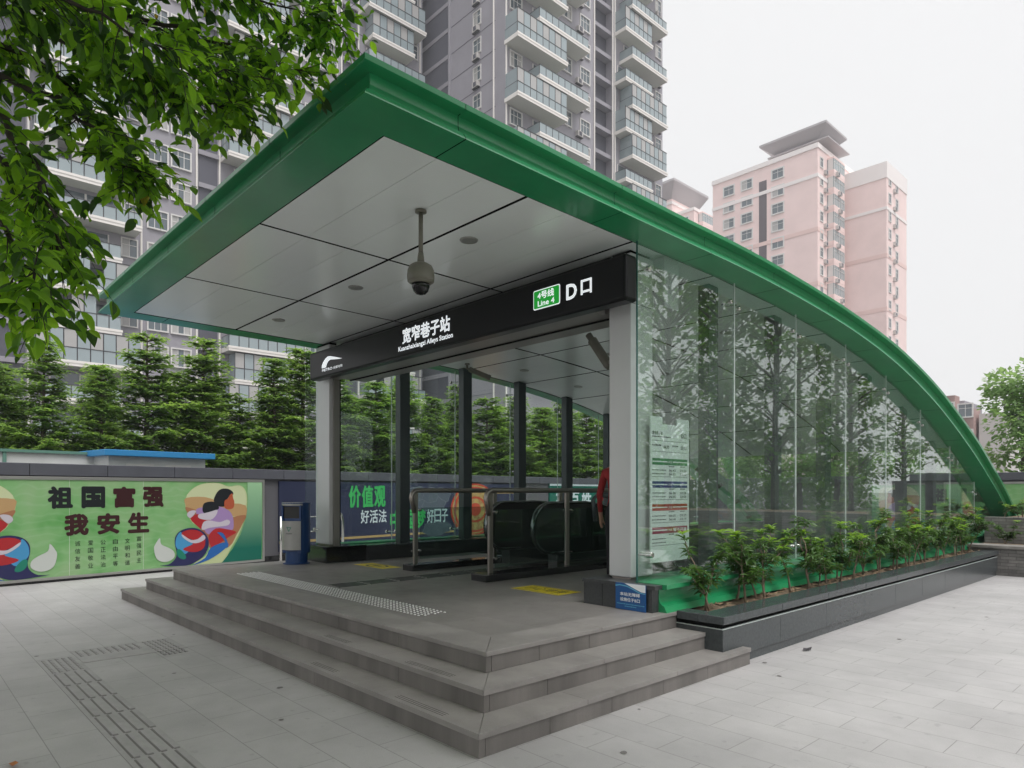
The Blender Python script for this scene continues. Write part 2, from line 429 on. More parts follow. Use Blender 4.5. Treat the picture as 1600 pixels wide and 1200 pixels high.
_tc = {}
def text_shape(s, bold=0.0):
    """vertices (0..1 by 0..1 box) and faces of a line of lettering, plus its width/height ratio"""
    key = (s, bold)
    if key in _tc: return _tc[key]
    cu = bpy.data.curves.new('lettering', 'FONT'); cu.body = s; cu.size = 1.0; cu.offset = bold; cu.fill_mode = 'FRONT'; cu.resolution_u = 3
    ob = bpy.data.objects.new('lettering', cu); COL.objects.link(ob)
    bpy.context.view_layer.update()
    me = bpy.data.meshes.new_from_object(ob.evaluated_get(bpy.context.evaluated_depsgraph_get()))
    v = [x.co.copy() for x in me.vertices]; f = [tuple(p.vertices) for p in me.polygons]
    bpy.data.objects.remove(ob); bpy.data.curves.remove(cu); bpy.data.meshes.remove(me)
    if not v: v = [Vector((0, 0, 0)), Vector((1, 0, 0)), Vector((1, 1, 0)), Vector((0, 1, 0))]; f = [(0, 1, 2, 3)]
    x0, x1 = min(p.x for p in v), max(p.x for p in v); y0, y1 = min(p.y for p in v), max(p.y for p in v)
    w, h = max(x1 - x0, 1e-6), max(y1 - y0, 1e-6)
    _tc[key] = ([((p.x - x0) / w, (p.y - y0) / h) for p in v], f, w / h)
    return _tc[key]
def put_text(mb, s, o, u, w, width, height, m, bold=0.0, nrm=None, off=0.0):
    """lettering in the rectangle with lower-left o, unit directions u (along) and w (up)"""
    v, f, _ = text_shape(s, 0.0)
    o, u, w = Vector(o), Vector(u), Vector(w); nn = (nrm if nrm is not None else u.cross(w)); n = nn * off
    e = bold * height; width -= 2 * e; height -= 2 * e; o = o + (u + w) * e
    ring = [(0, 0)] + ([(math.cos(k * math.pi / 4) * e, math.sin(k * math.pi / 4) * e) for k in range(8)] if bold > 0 else [])
    for k, (du, dw) in enumerate(ring):      # a heavier weight: the strokes laid side by side, each a hair above the last
        mb.faces([o + u * (a * width + du) + w * (b * height + dw) + n + nn * (k * 0.00006) for a, b in v], f, m)

# ------------------------------------------------------------------ ground and setting
def sheet(name, rects, z, m, kind='structure'):
    mb = MB()
    for x0, x1, y0, y1 in rects: mb.poly([(x0, y0, z), (x1, y0, z), (x1, y1, z), (x0, y1, z)], m)
    return tag(mb.build(name), kind=kind)
HX0, HX1, HY0, HY1 = -6.55, -1.25, 5.4, 16.6        # the stairwell
sheet('ground', [(-600, HX0, -300, 900), (HX1, 600, -300, 900), (HX0, HX1, -300, HY0), (HX0, HX1, HY1, 900)], -0.02, 'far_ground')
sheet('pavement', [(-11.6, HX0, -14, 20), (HX1, 6.5, -14, 13.0), (HX0, HX1, -14, HY0)], 0.0, 'paver')
sheet('lawn', [(6.9, 22, -10, 60)], 0.02, 'lawn')
mb = MB(); mb.box(6.5, 6.9, -14, 60, -0.02, 0.14, 'stone_cap'); tag(mb.build('kerb'), kind='structure')

# pavement details: tactile ribs in the paving
def tactile():
    mb = MB()
    def bars(x0, x1, y0, y1, nx, ny, lx, ly):
        for i in range(nx):
            for j in range(ny):
                cx = x0 + (i + .5) * (x1 - x0) / nx; cy = y0 + (j + .5) * (y1 - y0) / ny
                mb.box(cx - lx / 2, cx + lx / 2, cy - ly / 2, cy + ly / 2, 0.004, 0.009, 'tactile')
                mb.box(cx - lx / 2 + .004, cx + lx / 2 + .010, cy - ly / 2 - .007, cy - ly / 2 + .001, 0.003, 0.0055, 'tactile_dark')
    mb.box(-4.55, 3, -1.50, -1.2, 0.0, 0.004, 'tactile')
    mb.box(-4.75, -4.15, -1.195, -0.3, 0.0, 0.004, 'tactile')
    for k in range(13):
        x0 = -3.85 + k * 0.5
        for j in range(4): 
            y = -1.46 + j * 0.073
            mb.box(x0, x0 + 0.46, y, y + 0.032, 0.004, 0.010, 'tactile')
            mb.box(x0, x0 + 0.46, y - 0.010, y - 0.001, 0.003, 0.0058, 'tactile_dark')
            mb.box(x0 + 0.462, x0 + 0.474, y, y + 0.032, 0.003, 0.0058, 'tactile_dark')
    bars(-4.5, -3.9, -1.48, -1.22, 8, 5, .05, .02)
    bars(-4.72, -4.42, -1.18, -0.62, 4, 9, .05, .02)
    bars(-4.74, -3.95, -0.58, -0.34, 9, 5, .05, .02)
    return tag(mb.build('tactile_paving'), 'grey ribbed tactile paving strip set in the pavement before the steps', 'tactile paving')
tactile()

def gum():
    mb = MB(); r_ = random.Random(77)
    for k in range(90):
        x, y, q = r_.uniform(-5, 5.5), r_.uniform(-4.5, 10), r_.uniform(.008, .03)
        if -8.1 < x < .05 and 0 < y: continue
        mb.poly([(x + q * r_.uniform(.7, 1.2) * math.cos(a), y + q * r_.uniform(.7, 1.2) * math.sin(a), .0035) for a in [i * .785 for i in range(8)]], 'tactile_dark')
    tag(mb.build('pavement_spots'), kind='stuff')
gum()
# fallen leaf
def fallen(name, x, y, s, rot, m, label):
    mb = MB(); c, q = math.cos(rot), math.sin(rot)
    pts = [(-1, 0, .1), (-.4, .45, .35), (.3, .4, .25), (1, .05, .5), (.4, -.35, .1), (-.3, -.4, .3), (0, 0, .05)]
    v = [(x + s * (a * c - b * q), y + s * (a * q + b * c), 0.006 + s * h) for a, b, h in pts]
    mb.faces(v, [(0, 6, 1), (1, 6, 2), (2, 6, 3), (3, 6, 4), (4, 6, 5), (5, 6, 0)], m)
    tag(mb.build(name, origin=(x, y, 0)), label, 'leaf')
M['dead_leaf'] = mat('dead_leaf', (0.42, 0.16, 0.04), 0.7, var=0.5, scale=40)
M['dark_litter'] = mat('dark_litter', (0.05, 0.045, 0.05), 0.8)

# pixel-free wall frame: the boundary wall runs along +Y, turned 8.3 degrees
WA = Vector((-10.816, -1.12, 0)); WDIR = Vector((-0.682, 4.652, 0)).normalized()
WROT = math.atan2(WDIR.y, WDIR.x)            # local x along the wall; local -y faces the camera
def W(s, y=0.0, z=0.0): return WA + Vector((WDIR.x * s - (-WDIR.y) * 0, 0, 0)) if False else WA + WDIR * s + Vector((-WDIR.y, WDIR.x, 0)) * y + Vector((0, 0, z))

# ------------------------------------------------------------------ steps and platform
def steps():
    t = thing('entrance_steps', 'three low granite steps wrapping the raised entrance platform', 'steps', (-4, 1.4, 0))
    lev = [(-8.06, 0.0, 0.0, 3.21, 0.15), (-7.77, -0.25, 0.25, 2.86, 0.30), (-7.45, -0.54, 0.52, 2.86, 0.45)]
    for k, (x0, x1, y0, ye, z) in enumerate(lev):
        mb = MB(); th = 0.035; nose = 0.012; tread = 0.36; zb = z - 0.15
        # risers, in slabs with open joints
        g = 0.003
        def cuts(a, b, n0):
            n = max(1, round((b - a) / n0)); off = rng.uniform(-.12, .12)
            e = [a] + [a + (b - a) * i / n + off for i in range(1, n)] + [b]
            return [(e[i] + g / 2 * (i > 0), e[i + 1] - g / 2 * (i < n - 1)) for i in range(n)]
        ye1 = ye
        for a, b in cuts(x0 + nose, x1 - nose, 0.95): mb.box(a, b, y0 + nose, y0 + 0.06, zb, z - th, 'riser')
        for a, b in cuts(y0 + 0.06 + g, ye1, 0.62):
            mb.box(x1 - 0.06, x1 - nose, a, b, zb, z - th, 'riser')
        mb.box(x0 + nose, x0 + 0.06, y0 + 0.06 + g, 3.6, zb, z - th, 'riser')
        # joint backing
        mb.box(x0 + 0.02, x1 - 0.02, y0 + 0.022, y0 + 0.055, zb + .002, z - th - .002, 'joint')
        mb.box(x1 - 0.056, x1 - 0.022, y0 + 0.05, ye1 - .01, zb + .002, z - th - .002, 'joint')
        # treads, mitred at the corners
        zt = z
        for a, b in cuts(x0, x1, 1.2):
            a0, b0 = a, b; a1 = a + tread if abs(a - x0) < 1e-6 else a; b1 = b - tread if abs(b - x1) < 1e-6 else b
            o = [(a0, y0), (b0, y0), (b1 - (g if b1 != b0 else 0), y0 + tread), (a1 + (g if a1 != a0 else 0), y0 + tread)]
            mb.prism(o, 'z', zt - th, zt, 'step')
        cs = cuts(y0, ye, 1.2)
        for i, (a, b) in enumerate(cs):
            a1 = a + tread if i == 0 else a
            o = [(x1, a + (g if i == 0 else 0)), (x1, b), (x1 - tread, b), (x1 - tread, a1 + (g if i == 0 else 0))]
            mb.prism(o, 'z', zt - th, zt, 'step')
        for a, b in cuts(y0, 3.6, 1.2):
            a1 = a + tread if abs(a - y0) < 1e-6 else a
            mb.prism([(x0, a), (x0 + tread, a1), (x0 + tread, b), (x0, b)], 'z', zt - th, zt, 'step')
        # anti-slip grooves cut near the noses are a printed-dark line here and there
        for (gx0, gx1) in ((x1 - 0.95, x1 - 0.4), (x1 - 2.2, x1 - 1.8)) if k < 2 else ():
            for j in range(3):
                mb.box(gx0, gx1, y0 + 0.045 + j * 0.022, y0 + 0.0475 + j * 0.022, zt, zt + 0.0012, 'joint')
        mb.build('step', t, bevel=0.004)
    x0, x1 = -7.45 + 0.36, -0.54 - 0.36; mb = MB(); z = 0.448
    for a0, a1, b0, b1 in ((x0, x1, 0.88, 2.6), (x0, HX0, 2.6, 17), (HX1, x1, 2.6, 17), (HX0, HX1, 2.6, HY0)):
        mb.poly([(a0, b0, z), (a1, b0, z), (a1, b1, z), (a0, b1, z)], 'platform')
    mb.build('platform', t)
    # stairwell: flight going down
    mb = MB()
    mb.box(HX0 - .1, HX0, HY0, HY1, -5, 0.447, 'dark_in'); mb.box(HX1, HX1 + .1, HY0, HY1, -5, 0.447, 'dark_in')
    mb.box(HX0, HX1, HY1, HY1 + .1, -5, 0.4, 'dark_in'); mb.box(HX0, HX1, HY0 - .1, HY0, -5, 0.446, 'dark_in')
    for i in range(30):
        mb.box(HX0, HX1, HY0 + i * 0.3, HY0 + (i + 1) * 0.3, 0.3 - (i + 1) * 0.155 - .3, 0.3 - i * 0.155, 'plinth')
    mb.build('stair_flight', t)
steps()

def studs():
    mb = MB()
    nx, ny = 76, 6
    for j in range(ny):
        for i in range(nx):
            x = -6.22 + i * 0.0562 + (0.0281 if j % 2 else 0); y = 0.985 + j * 0.054
            mb.lathe((x, y, 0.448), [(0.0128, 0), (0.012, 0.004), (0.008, 0.0078), (0.003, 0.0095)], 'stud', 8)
    tag(mb.build('tactile_studs', smooth=True), 'band of small shiny steel studs across the platform floor', 'tactile studs', kind='stuff')
    mb = MB()
    for k in range(9):
        for j in range(4):
            mb.box(-4.40 + j * 0.085, -4.365 + j * 0.085, 1.36 + k * 0.42, 1.36 + k * 0.42 + 0.36, 0.448, 0.453, 'plinth')
        mb.lathe((-4.41, 1.34 + k * .42, .448), [(0.02, 0), (0.012, .005)], 'steel', 8); mb.lathe((-4.09, 1.34 + k * .42, .448), [(0.02, 0), (0.012, .005)], 'steel', 8)
    tag(mb.build('guide_strip'), 'dark ribbed guide strip running from the studs between the railings', 'guide strip')
studs()

# ------------------------------------------------------------------ station entrance
XR, XL, YF = -0.55, -7.38, -0.425          # outer edges of the roof
TOPC = [(-0.425, 4.185), (1.3, 4.165), (2.75, 4.14), (4.2, 4.13), (5.7, 4.07), (7.2, 3.96), (8.85, 3.77), (10.5, 3.45), (11.9, 3.07), (13.5, 2.55), (14.7, 2.07), (15.8, 1.6), (16.7, 1.1), (17.3, 0.6), (17.65, 0.1)]
BOTC = [(-0.425, 3.945), (1.3, 3.93), (2.75, 3.915), (4.2, 3.9), (5.7, 3.835), (7.2, 3.715), (8.75, 3.5), (10.3, 3.17), (11.65, 2.79), (13.15, 2.28), (14.3, 1.83), (15.3, 1.4), (16.1, 0.95), (16.65, 0.5), (17.0, 0.1)]
def spline(P, n):
    """Catmull-Rom through P, n samples per span"""
    out = []
    for i in range(len(P) - 1):
        p0 = P[max(i - 1, 0)]; p1 = P[i]; p2 = P[i + 1]; p3 = P[min(i + 2, len(P) - 1)]
        for k in range(n):
            t = k / n
            out.append(tuple(0.5 * (2 * p1[d] + (p2[d] - p0[d]) * t + (2 * p0[d] - 5 * p1[d] + 4 * p2[d] - p3[d]) * t * t + (3 * p1[d] - p0[d] - 3 * p2[d] + p3[d]) * t ** 3) for d in (0, 1)))
    out.append(tuple(P[-1])); return out
NS = 6
TC, BC = spline(TOPC, NS), spline(BOTC, NS)
def zbot(y):
    for i in range(len(BC) - 1):
        if BC[i][0] <= y <= BC[i + 1][0]:
            t = (y - BC[i][0]) / (BC[i + 1][0] - BC[i][0]); return BC[i][1] + t * (BC[i + 1][1] - BC[i][1])
    return BC[0][1] if y < BC[0][0] else BC[-1][1]
# fascia section: (set back from the outer edge, fraction of the way from top to bottom)
PROF = [(0.0, 0.0), (0.0, 0.15), (0.010, 0.165), (0.085, 0.19), (0.085, 0.50), (0.075, 0.66), (0.052, 0.74), (0.030, 0.78), (0.004, 0.95), (0.0, 1.0)]
ent = thing('station_entrance', 'green arched subway entrance with white soffit and tall glass sides', 'subway entrance', (-3.95, 6, 0))
def build_roof():
    n = len(TC)
    def ring(i, side):      # side +1 right, -1 left
        return [((XR - d) if side > 0 else (XL + d), TC[i][0] * (1 - f) + BC[i][0] * f, TC[i][1] * (1 - f) + BC[i][1] * f) for d, f in PROF]
    # roof shell: upper skin and inner backing; the last stretch down to the ground is glazed
    mb = MB()
    for i in range(n - 1):
        a, b = TC[i], TC[i + 1]
        if b[0] > 13.0:
            for X0, X1 in ((XL, XL + .4), (XR - .4, XR)): mb.poly([(X0, a[0], a[1]), (X1, a[0], a[1]), (X1, b[0], b[1]), (X0, b[0], b[1])], 'green')
            continue
        mb.poly([(XL, a[0], a[1]), (XR, a[0], a[1]), (XR, b[0], b[1]), (XL, b[0], b[1])], 'green')
        # dark backing above the ceiling panels
        a, b = BC[i], BC[i + 1]
        if b[0] > 12.9: continue
        mb.poly([(XL + .08, a[0] + .08 * (i == 0), a[1] + .035), (XR - .08, a[0] + .08 * (i == 0), a[1] + .035), (XR - .08, b[0], b[1] + .035), (XL + .08, b[0], b[1] + .035)], 'joint', True)
    roof = mb.build('roof', ent)
    # right and left fascia in lengths with thin joints
    joint_every = 6
    for side in (1, -1):
        mb = MB()
        for i in range(n - 1):
            r0, r1 = ring(i, side), ring(i + 1, side)
            if i == 0: r0 = [(p[0], YF + PROF[k][0], p[2]) for k, p in enumerate(r0)]
            if i % joint_every == 3:      # open joint
                t = min(.03, .006 / max(.05, math.dist(TC[i], TC[i + 1])))
                r0 = [tuple(Vector(a).lerp(Vector(b), t)) for a, b in zip(r0, r1)]
            for k in range(len(PROF) - 1):
                mb.poly([r0[k], r0[k + 1], r1[k + 1], r1[k]], 'green', side < 0)
            b0, b1 = ring(i, side), ring(i + 1, side)
            ins = -0.105 * side
            if i % joint_every == 3:
                mb.poly([(b0[0][0] + ins, b0[0][1], b0[0][2] - .01), (b0[-1][0] + ins, b0[-1][1], b0[-1][2] + .01), (b1[-1][0] + ins, b1[-1][1], b1[-1][2] + .01), (b1[0][0] + ins, b1[0][1], b1[0][2] - .01)], 'joint', side < 0)
        mb.build('fascia', roof)
    mb = MB()      # front fascia, mitred into both sides
    xs = [XL + (XR - XL) * k / 5 for k in range(6)]
    for q in range(5):
        g0 = 0.005 if q else 0; g1 = 0.005 if q < 4 else 0
        for k in range(len(PROF) - 1):
            (d0, f0), (d1, f1) = PROF[k], PROF[k + 1]
            zz = lambda f: TC[0][1] * (1 - f) + BC[0][1] * f
            xa0 = XL + d0 if q == 0 else xs[q] + g0; xa1 = XL + d1 if q == 0 else xs[q] + g0
            xb0 = XR - d0 if q == 4 else xs[q + 1] - g1; xb1 = XR - d1 if q == 4 else xs[q + 1] - g1
            mb.poly([(xa0, YF + d0, zz(f0)), (xa1, YF + d1, zz(f1)), (xb1, YF + d1, zz(f1)), (xb0, YF + d0, zz(f0))], 'green')
    mb.poly([(XL + .1, YF + .125, 4.17), (XL + .11, YF + .125, 3.96), (XR - .11, YF + .125, 3.96), (XR - .13, YF + .125, 4.17)], 'joint')
    mb.build('fascia', roof)
    # green border of the soffit
    BW = 0.345
    for side in (1, -1):
        mb = MB(); xo = XR if side > 0 else XL; xi = xo - BW * side
        last = 0
        for i in range(n - 1):
            a, b = BC[i], BC[i + 1]
            ya = a[0]
            p = [(xo, a[0], a[1]), (xi, a[0] + (BW if i == 0 else 0), a[1] - .0), (xi, b[0], b[1]), (xo, b[0], b[1])]
            if i == 0: p[1] = (xi, max(a[0] + 0.001, min(a[0] + BW, b[0])), a[1])
            if i % joint_every == 3:
                p[0] = tuple(Vector(p[0]).lerp(Vector(p[3]), .03)); p[1] = tuple(Vector(p[1]).lerp(Vector(p[2]), .03))
            if i == 0:      # mitre with the front strip
                mb.poly([(xo, YF, a[1]), (xo, b[0], b[1]), (xi, b[0], b[1])][::-1] if side > 0 else [(xo, YF, a[1]), (xo, b[0], b[1]), (xi, b[0], b[1])], 'green') if b[0] < YF + BW else None
                continue
            mb.poly(p, 'green', side < 0)
        mb.build('soffit_border', roof)
    mb = MB(); z = BC[0][1]
    y1 = BC[1][0]
    # front strip reaches back to YF+BW, following the curve closely (it is flat here)
    ye = YF + BW
    mb.poly([(XL, YF, z), (XL + BW, ye, zbot(ye)), (XR - BW, ye, zbot(ye)), (XR, YF, z)], 'green')
    for side in (1, -1):
        xo = XR if side > 0 else XL; xi = xo - BW * side
        pts = [(xo, YF, z), (xi, ye, zbot(ye)), (xi, y1, zbot(y1)), (xo, y1, zbot(y1))]
        if ye > y1: pts = [(xo, YF, z), (xi, ye, zbot(ye)), (xo, ye, zbot(ye))]
    mb.build('soffit_border', roof)
    return roof, BW
roof, BW = build_roof()

def soffit_panels(roof):
    """white ceiling panels, three across, each of three narrow boards"""
    xs = [XL + BW, -4.985, -2.945, XR - BW]
    ys = [YF + BW + .0, 1.27, 2.66, 4.1, 5.55, 7.0, 8.45, 9.9, 11.35, 12.8]
    for q in range(len(ys) - 1):
        for c in range(3):
            mb = MB(); g = 0.016
            x0, x1 = xs[c] + g, xs[c + 1] - g
            Y0, Y1 = ys[q] + g, ys[q + 1] - g
            for k in range(3):
                a = Y0 + (Y1 - Y0) * k / 3 + (0.0022 if k else 0); b = Y0 + (Y1 - Y0) * (k + 1) / 3 - (0.0022 if k < 2 else 0)
                m = 3
                for t in range(m):
                    p, r = a + (b - a) * t / m, a + (b - a) * (t + 1) / m
                    zp, zr = zbot(p) + .006, zbot(r) + .006
                    mb.poly([(x0, p, zp), (x0, r, zr), (x1, r, zr), (x1, p, zp)], 'panel')
                mb.poly([(x0, a, zbot(a) + .006), (x1, a, zbot(a) + .006), (x1, a, zbot(a) + .03), (x0, a, zbot(a) + .03)], 'panel' if k else 'joint')
                mb.poly([(x0, b, zbot(b) + .006), (x0, b, zbot(b) + .03), (x1, b, zbot(b) + .03), (x1, b, zbot(b) + .006)], 'panel' if k < 2 else 'joint')
            for xx, fl in ((x0, False), (x1, True)):
                mb.poly([(xx, Y0, zbot(Y0) + .006), (xx, Y0, zbot(Y0) + .03), (xx, Y1, zbot(Y1) + .03), (xx, Y1, zbot(Y1) + .006)], 'joint', fl)
            mb.build('ceiling_panel', roof)
soffit_panels(roof)
def roof_glazing():
    ys = [12.85, 14.2, 15.4, 16.4, 16.95]
    for a, b in zip(ys, ys[1:]):
        for x0, x1 in ((XL + .41, -4.99), (-4.98, -2.95), (-2.94, XR - .41)):
            mb = MB(); za, zb = zbot(a) + .08, zbot(b) + .08
            mb.faces([(x0, a + .01, za), (x1, a + .01, za), (x1, b - .01, zb), (x0, b - .01, zb), (x0, a + .01, za + .01), (x1, a + .01, za + .01), (x1, b - .01, zb + .01), (x0, b - .01, zb + .01)], [(0, 3, 2, 1), (4, 5, 6, 7), (0, 1, 5, 4), (1, 2, 6, 5), (2, 3, 7, 6), (3, 0, 4, 7)], 'roof_glass'); mb.build('glazing', roof)
roof_glazing()

XG, XLG = -0.86, -7.2                     # outer glass planes
def structure():
    # columns
    for x0, x1, y0, y1, zb in ((-1.30, -1.03, 2.80, 3.16, 0.72), (-7.25, -6.80, 2.64, 2.80, 0.72)):
        mb = MB()
        mb.box(x0, x1, y0, y1, zb, 3.40, 'white_paint')
        mb.box(x0, x1, y0, y1, 3.406, 3.89, 'white_paint'); mb.box(x0 + .02, x1 - .02, y0 + .02, y1 - .02, 3.885, 3.93, 'joint')
        mb.box(x0 + .01, x1 - .01, y0 + .01, y1 - .01, 3.39, 3.41, 'joint')
        mb.box(x0 + .02, x1 - .02, y0 + .02, y1 - .02, zb - .03, zb, 'dull_steel')
        mb.build('column', ent, bevel=0.008)
    mb = MB(); mb.box(-6.797, -6.755, 2.70, 2.80, 0.70, 3.40, 'grey_metal'); mb.box(-6.797, -6.76, 2.803, 2.82, 0.70, 3.4, 'joint'); mb.build('door_frame', ent)
    # beam over the opening
    mb = MB()
    for a, b in ((-6.79, -5.0), (-4.98, -2.96), (-2.94, -1.305)): mb.box(a, b, 2.82, 3.36, 3.425, 3.885, 'white_paint')
    mb.box(-6.79, -1.31, 2.84, 3.34, 3.43, 3.93, 'joint')
    mb.box(-6.795, -1.305, 2.84, 3.30, 3.36, 3.425, 'grey_metal')
    mb.box(-6.795, -1.305, 3.0, 3.02, 3.345, 3.36, 'joint')
    mb.build('beam', ent)
    mb = MB(); mb.box(-1.025, -0.90, 3.17, 3.42, 3.40, 3.90, 'white_paint'); mb.build('beam_end', ent)
    # plinths under the columns
    mb = MB(); mb.box(-1.46, -0.64, 2.6, 3.5, 0.445, 0.665, 'plinth'); mb.box(-1.47, -0.60, 2.585, 3.5, 0.665, 0.70, 'plinth')
    mb.box(-1.225, -1.22, 2.598, 2.6, .45, .665, 'joint'); mb.build('plinth', ent, bevel=0.004)
    mb = MB(); mb.box(-7.3, -6.62, 2.5, 3.2, 0.445, 0.665, 'black_granite'); mb.box(-7.31, -6.61, 2.49, 3.2, 0.665, 0.70, 'black_granite'); mb.build('plinth', ent, bevel=0.004)
    # low granite sills under the glass
    for x0, x1, y0, y1 in ((-7.05, -6.62, 3.2, 16.6), (-1.2, -0.78, 3.5, 16.6)):
        mb = MB(); mb.box(x0, x1, y0, y1, 0.0, 0.655, 'plinth'); mb.box(x0 - .01, x1 + .01, y0, y1, 0.655, 0.69, 'dark_granite'); mb.build('sill', ent, bevel=0.003)
    # posts inside the glass
    for x0, x1, ys in ((-6.95, -6.80, (3.97, 5.36, 6.77, 8.17, 9.57, 10.97, 12.4)), (-1.2, -1.06, (4.27, 5.84, 7.4, 9.0, 10.7, 12.4, 14.1))):
        for y in ys:
            mb = MB(); zt = zbot(y) - .0
            mb.prism([(y, .69), (y + .20, .69), (y + .20, zbot(y + .2)), (y, zbot(y))], 'x', x0, x1, 'post')
            mb.build('post', ent, bevel=0.006)
    # green curb box along the glass, same section as the fascia
    for side in (1, -1):
        X0 = XR if side > 0 else XL; mb = MB(); z0, z1 = (0.45, 0.705)
        y0, y1 = (2.70, 15.6)
        sec = [(X0 - d * side, z1 + (z0 - z1) * f) for d, f in PROF]
        sec = sec + [(X0 - .36 * side, z0), (X0 - .36 * side, z1)]
        mb.prism(sec if side > 0 else sec[::-1], 'y', y0, y1, 'green')
        mb.build('glass_curb', ent)
structure()

def glass_side(X, seams, y_start, y_end, m, side):
    ed = [y_start] + seams + [y_end]
    for k in range(len(ed) - 1):
        a, b = ed[k] + .006, ed[k + 1] - .006
        n = 8; ys = [a + (b - a) * i / n for i in range(n + 1)]
        top = [(y, max(zbot(y) + .004, 0.72)) for y in ys]
        if top[-1][1] <= 0.721 and top[0][1] <= .721: continue
        out = [(a, 0.705), (b, 0.705)] + top[::-1]
        mb = MB(); t = 0.006
        mb.prism(out, 'x', X - t, X + t, m)
        mb.build('glass_panel', ent)
    for y in seams:
        mb = MB(); mb.box(X - .005, X + .0075, y - .0055, y + .0055, 0.705, zbot(y) + .003, 'seal'); mb.build('sealant', ent)
    # point fixings: pairs of steel discs near the head and foot of each joint
    for y in [y_start + .17] + seams:
        zt = zbot(y) - 0.22
        for z in ([zt] if zt > 1.0 else []) + ([0.95] if y == y_start + .17 else [0.86]):
            mb = MB()
            for dy in ((-.09, .09) if y in seams else (0,)):
                mb.lathe((X - .012 * side, y + dy, z - (0.0 if dy <= 0 else .045 if z > 1.2 else 0)), [(0.027, 0), (0.027, .035), (0.02, .042)], 'steel', 14, (side, 0, 0))
                mb.tube([(X - .02 * side, y + dy, z), (X - .13 * side, y + dy * .4, z)], 0.009, 'steel', 8)
            mb.build('glass_clamp', ent, smooth=False)
RS = [4.461, 5.998, 7.597, 9.216, 10.927, 12.703, 14.465]
LS = [4.056, 5.472, 6.900, 8.314, 9.704, 11.1, 12.5, 13.9]
glass_side(XG, RS, 2.672, 16.2, 'glass', 1)
glass_side(XLG, LS, 2.43, 16.2, 'glass_clear', -1)
mb = MB(); mb.box(XG - .0075, XG + .0075, 2.664, 2.671, .70, 3.915, 'glass_edge'); mb.build('glass_edge', ent)
mb = MB(); mb.tube([(XG + .012, 2.83, .955), (XG - .17, 2.95, .955)], .011, 'steel', 10); mb.lathe((XG + .005, 2.83, .955), [(.03, 0), (.03, .05), (.024, .06)], 'steel', 16, (1, 0, 0)); mb.build('glass_clamp', ent)

# ------------------------------------------------------------------ sign over the entrance
def station_sign():
    t = thing('station_sign', 'long black station name sign with white lettering above the opening', 'sign', (-3.9, 2.5, 3.31))
    mb = MB(); mb.box(-7.03, -0.80, 2.42, 2.60, 3.312, 3.742, 'sign'); mb.build('sign_board', t, bevel=0.03)
    mb = MB(); mb.box(-6.7, -1.34, 2.60, 2.78, 3.33, 3.41, 'grey_metal'); mb.box(-6.7, -1.34, 2.6, 2.78, 3.66, 3.72, 'grey_metal'); mb.build('bracket', t)
    U, V = (1, 0, 0), (0, 0, 1); y = 2.416
    def tx(s, x0, x1, z0, z1, bold=0.0, m='letter_lit', name='lettering', parent=t, yy=y):
        b = MB(); put_text(b, s, (x0, yy, z0), U, V, x1 - x0, z1 - z0, m, bold); return b.build(name, parent)
    tx('宽窄巷子站', -4.41, -3.40, 3.47, 3.672, 0.03)
    tx('Kuanzhaixiangzi Alleys Station', -4.50, -3.345, 3.368, 3.450, 0.025)
    mb = MB()
    def rr(x0, x1, z0, z1, r):
        o = []
        for cx, cz, a0 in ((x1 - r, z1 - r, 0), (x0 + r, z1 - r, 90), (x0 + r, z0 + r, 180), (x1 - r, z0 + r, 270)):
            for k in range(5): w = R(a0 + 90 * k / 4); o.append((cx + r * math.cos(w), cz + r * math.sin(w)))
        return o
    mb.prism(rr(-1.99, -1.615, 3.435, 3.635, .02), 'y', 2.416, 2.425, 'letter_lit'); mb.prism(rr(-1.98, -1.625, 3.445, 3.625, .015), 'y', 2.4135, 2.42, 'badge_lit')
    bd = mb.build('line_badge', t)
    tx('4号线', -1.925, -1.69, 3.532, 3.612, 0.03, parent=bd, yy=2.41)
    tx('Line 4', -1.92, -1.685, 3.46, 3.518, 0.03, parent=bd, yy=2.41)
    tx('D', -1.53, -1.39, 3.445, 3.60, 0.04)
    mb = MB()     # the character for "exit", a plain square ring with two feet
    x0, x1, z0, z1, w = -1.335, -1.2, 3.47, 3.60, 0.02
    mb.box(x0, x0 + w, 2.41, 2.417, z0 - .012, z1, 'letter_lit'); mb.box(x1 - w, x1, 2.41, 2.417, z0 - .012, z1, 'letter_lit')
    mb.box(x0 + w, x1 - w, 2.41, 2.417, z1 - w, z1, 'letter_lit'); mb.box(x0 + w, x1 - w, 2.41, 2.417, z0 + .005, z0 + .005 + w, 'letter_lit'); mb.build('lettering', t)
    # operator emblem: a swoosh with a tail, small words below
    mb = MB()
    sw = [(0.0, 0.0), (0.0, .25), (.06, .55), (.18, .85), (.30, 1.0), (.42, .97), (.62, .80), (.85, .58), (1.0, .44), (.82, .47), (.6, .56), (.42, .64), (.32, .55), (.24, .3), (.2, 0.0)]
    mb.prism([(-6.60 + a * .62, 3.45 + b * .155) for a, b in sw], 'y', 2.411, 2.417, 'letter_lit'); mb.build('emblem', t)
    tx('METRO', -6.60, -6.28, 3.395, 3.435, 0.02); tx('成都地铁', -6.25, -5.97, 3.395, 3.435, 0.0)
station_sign()

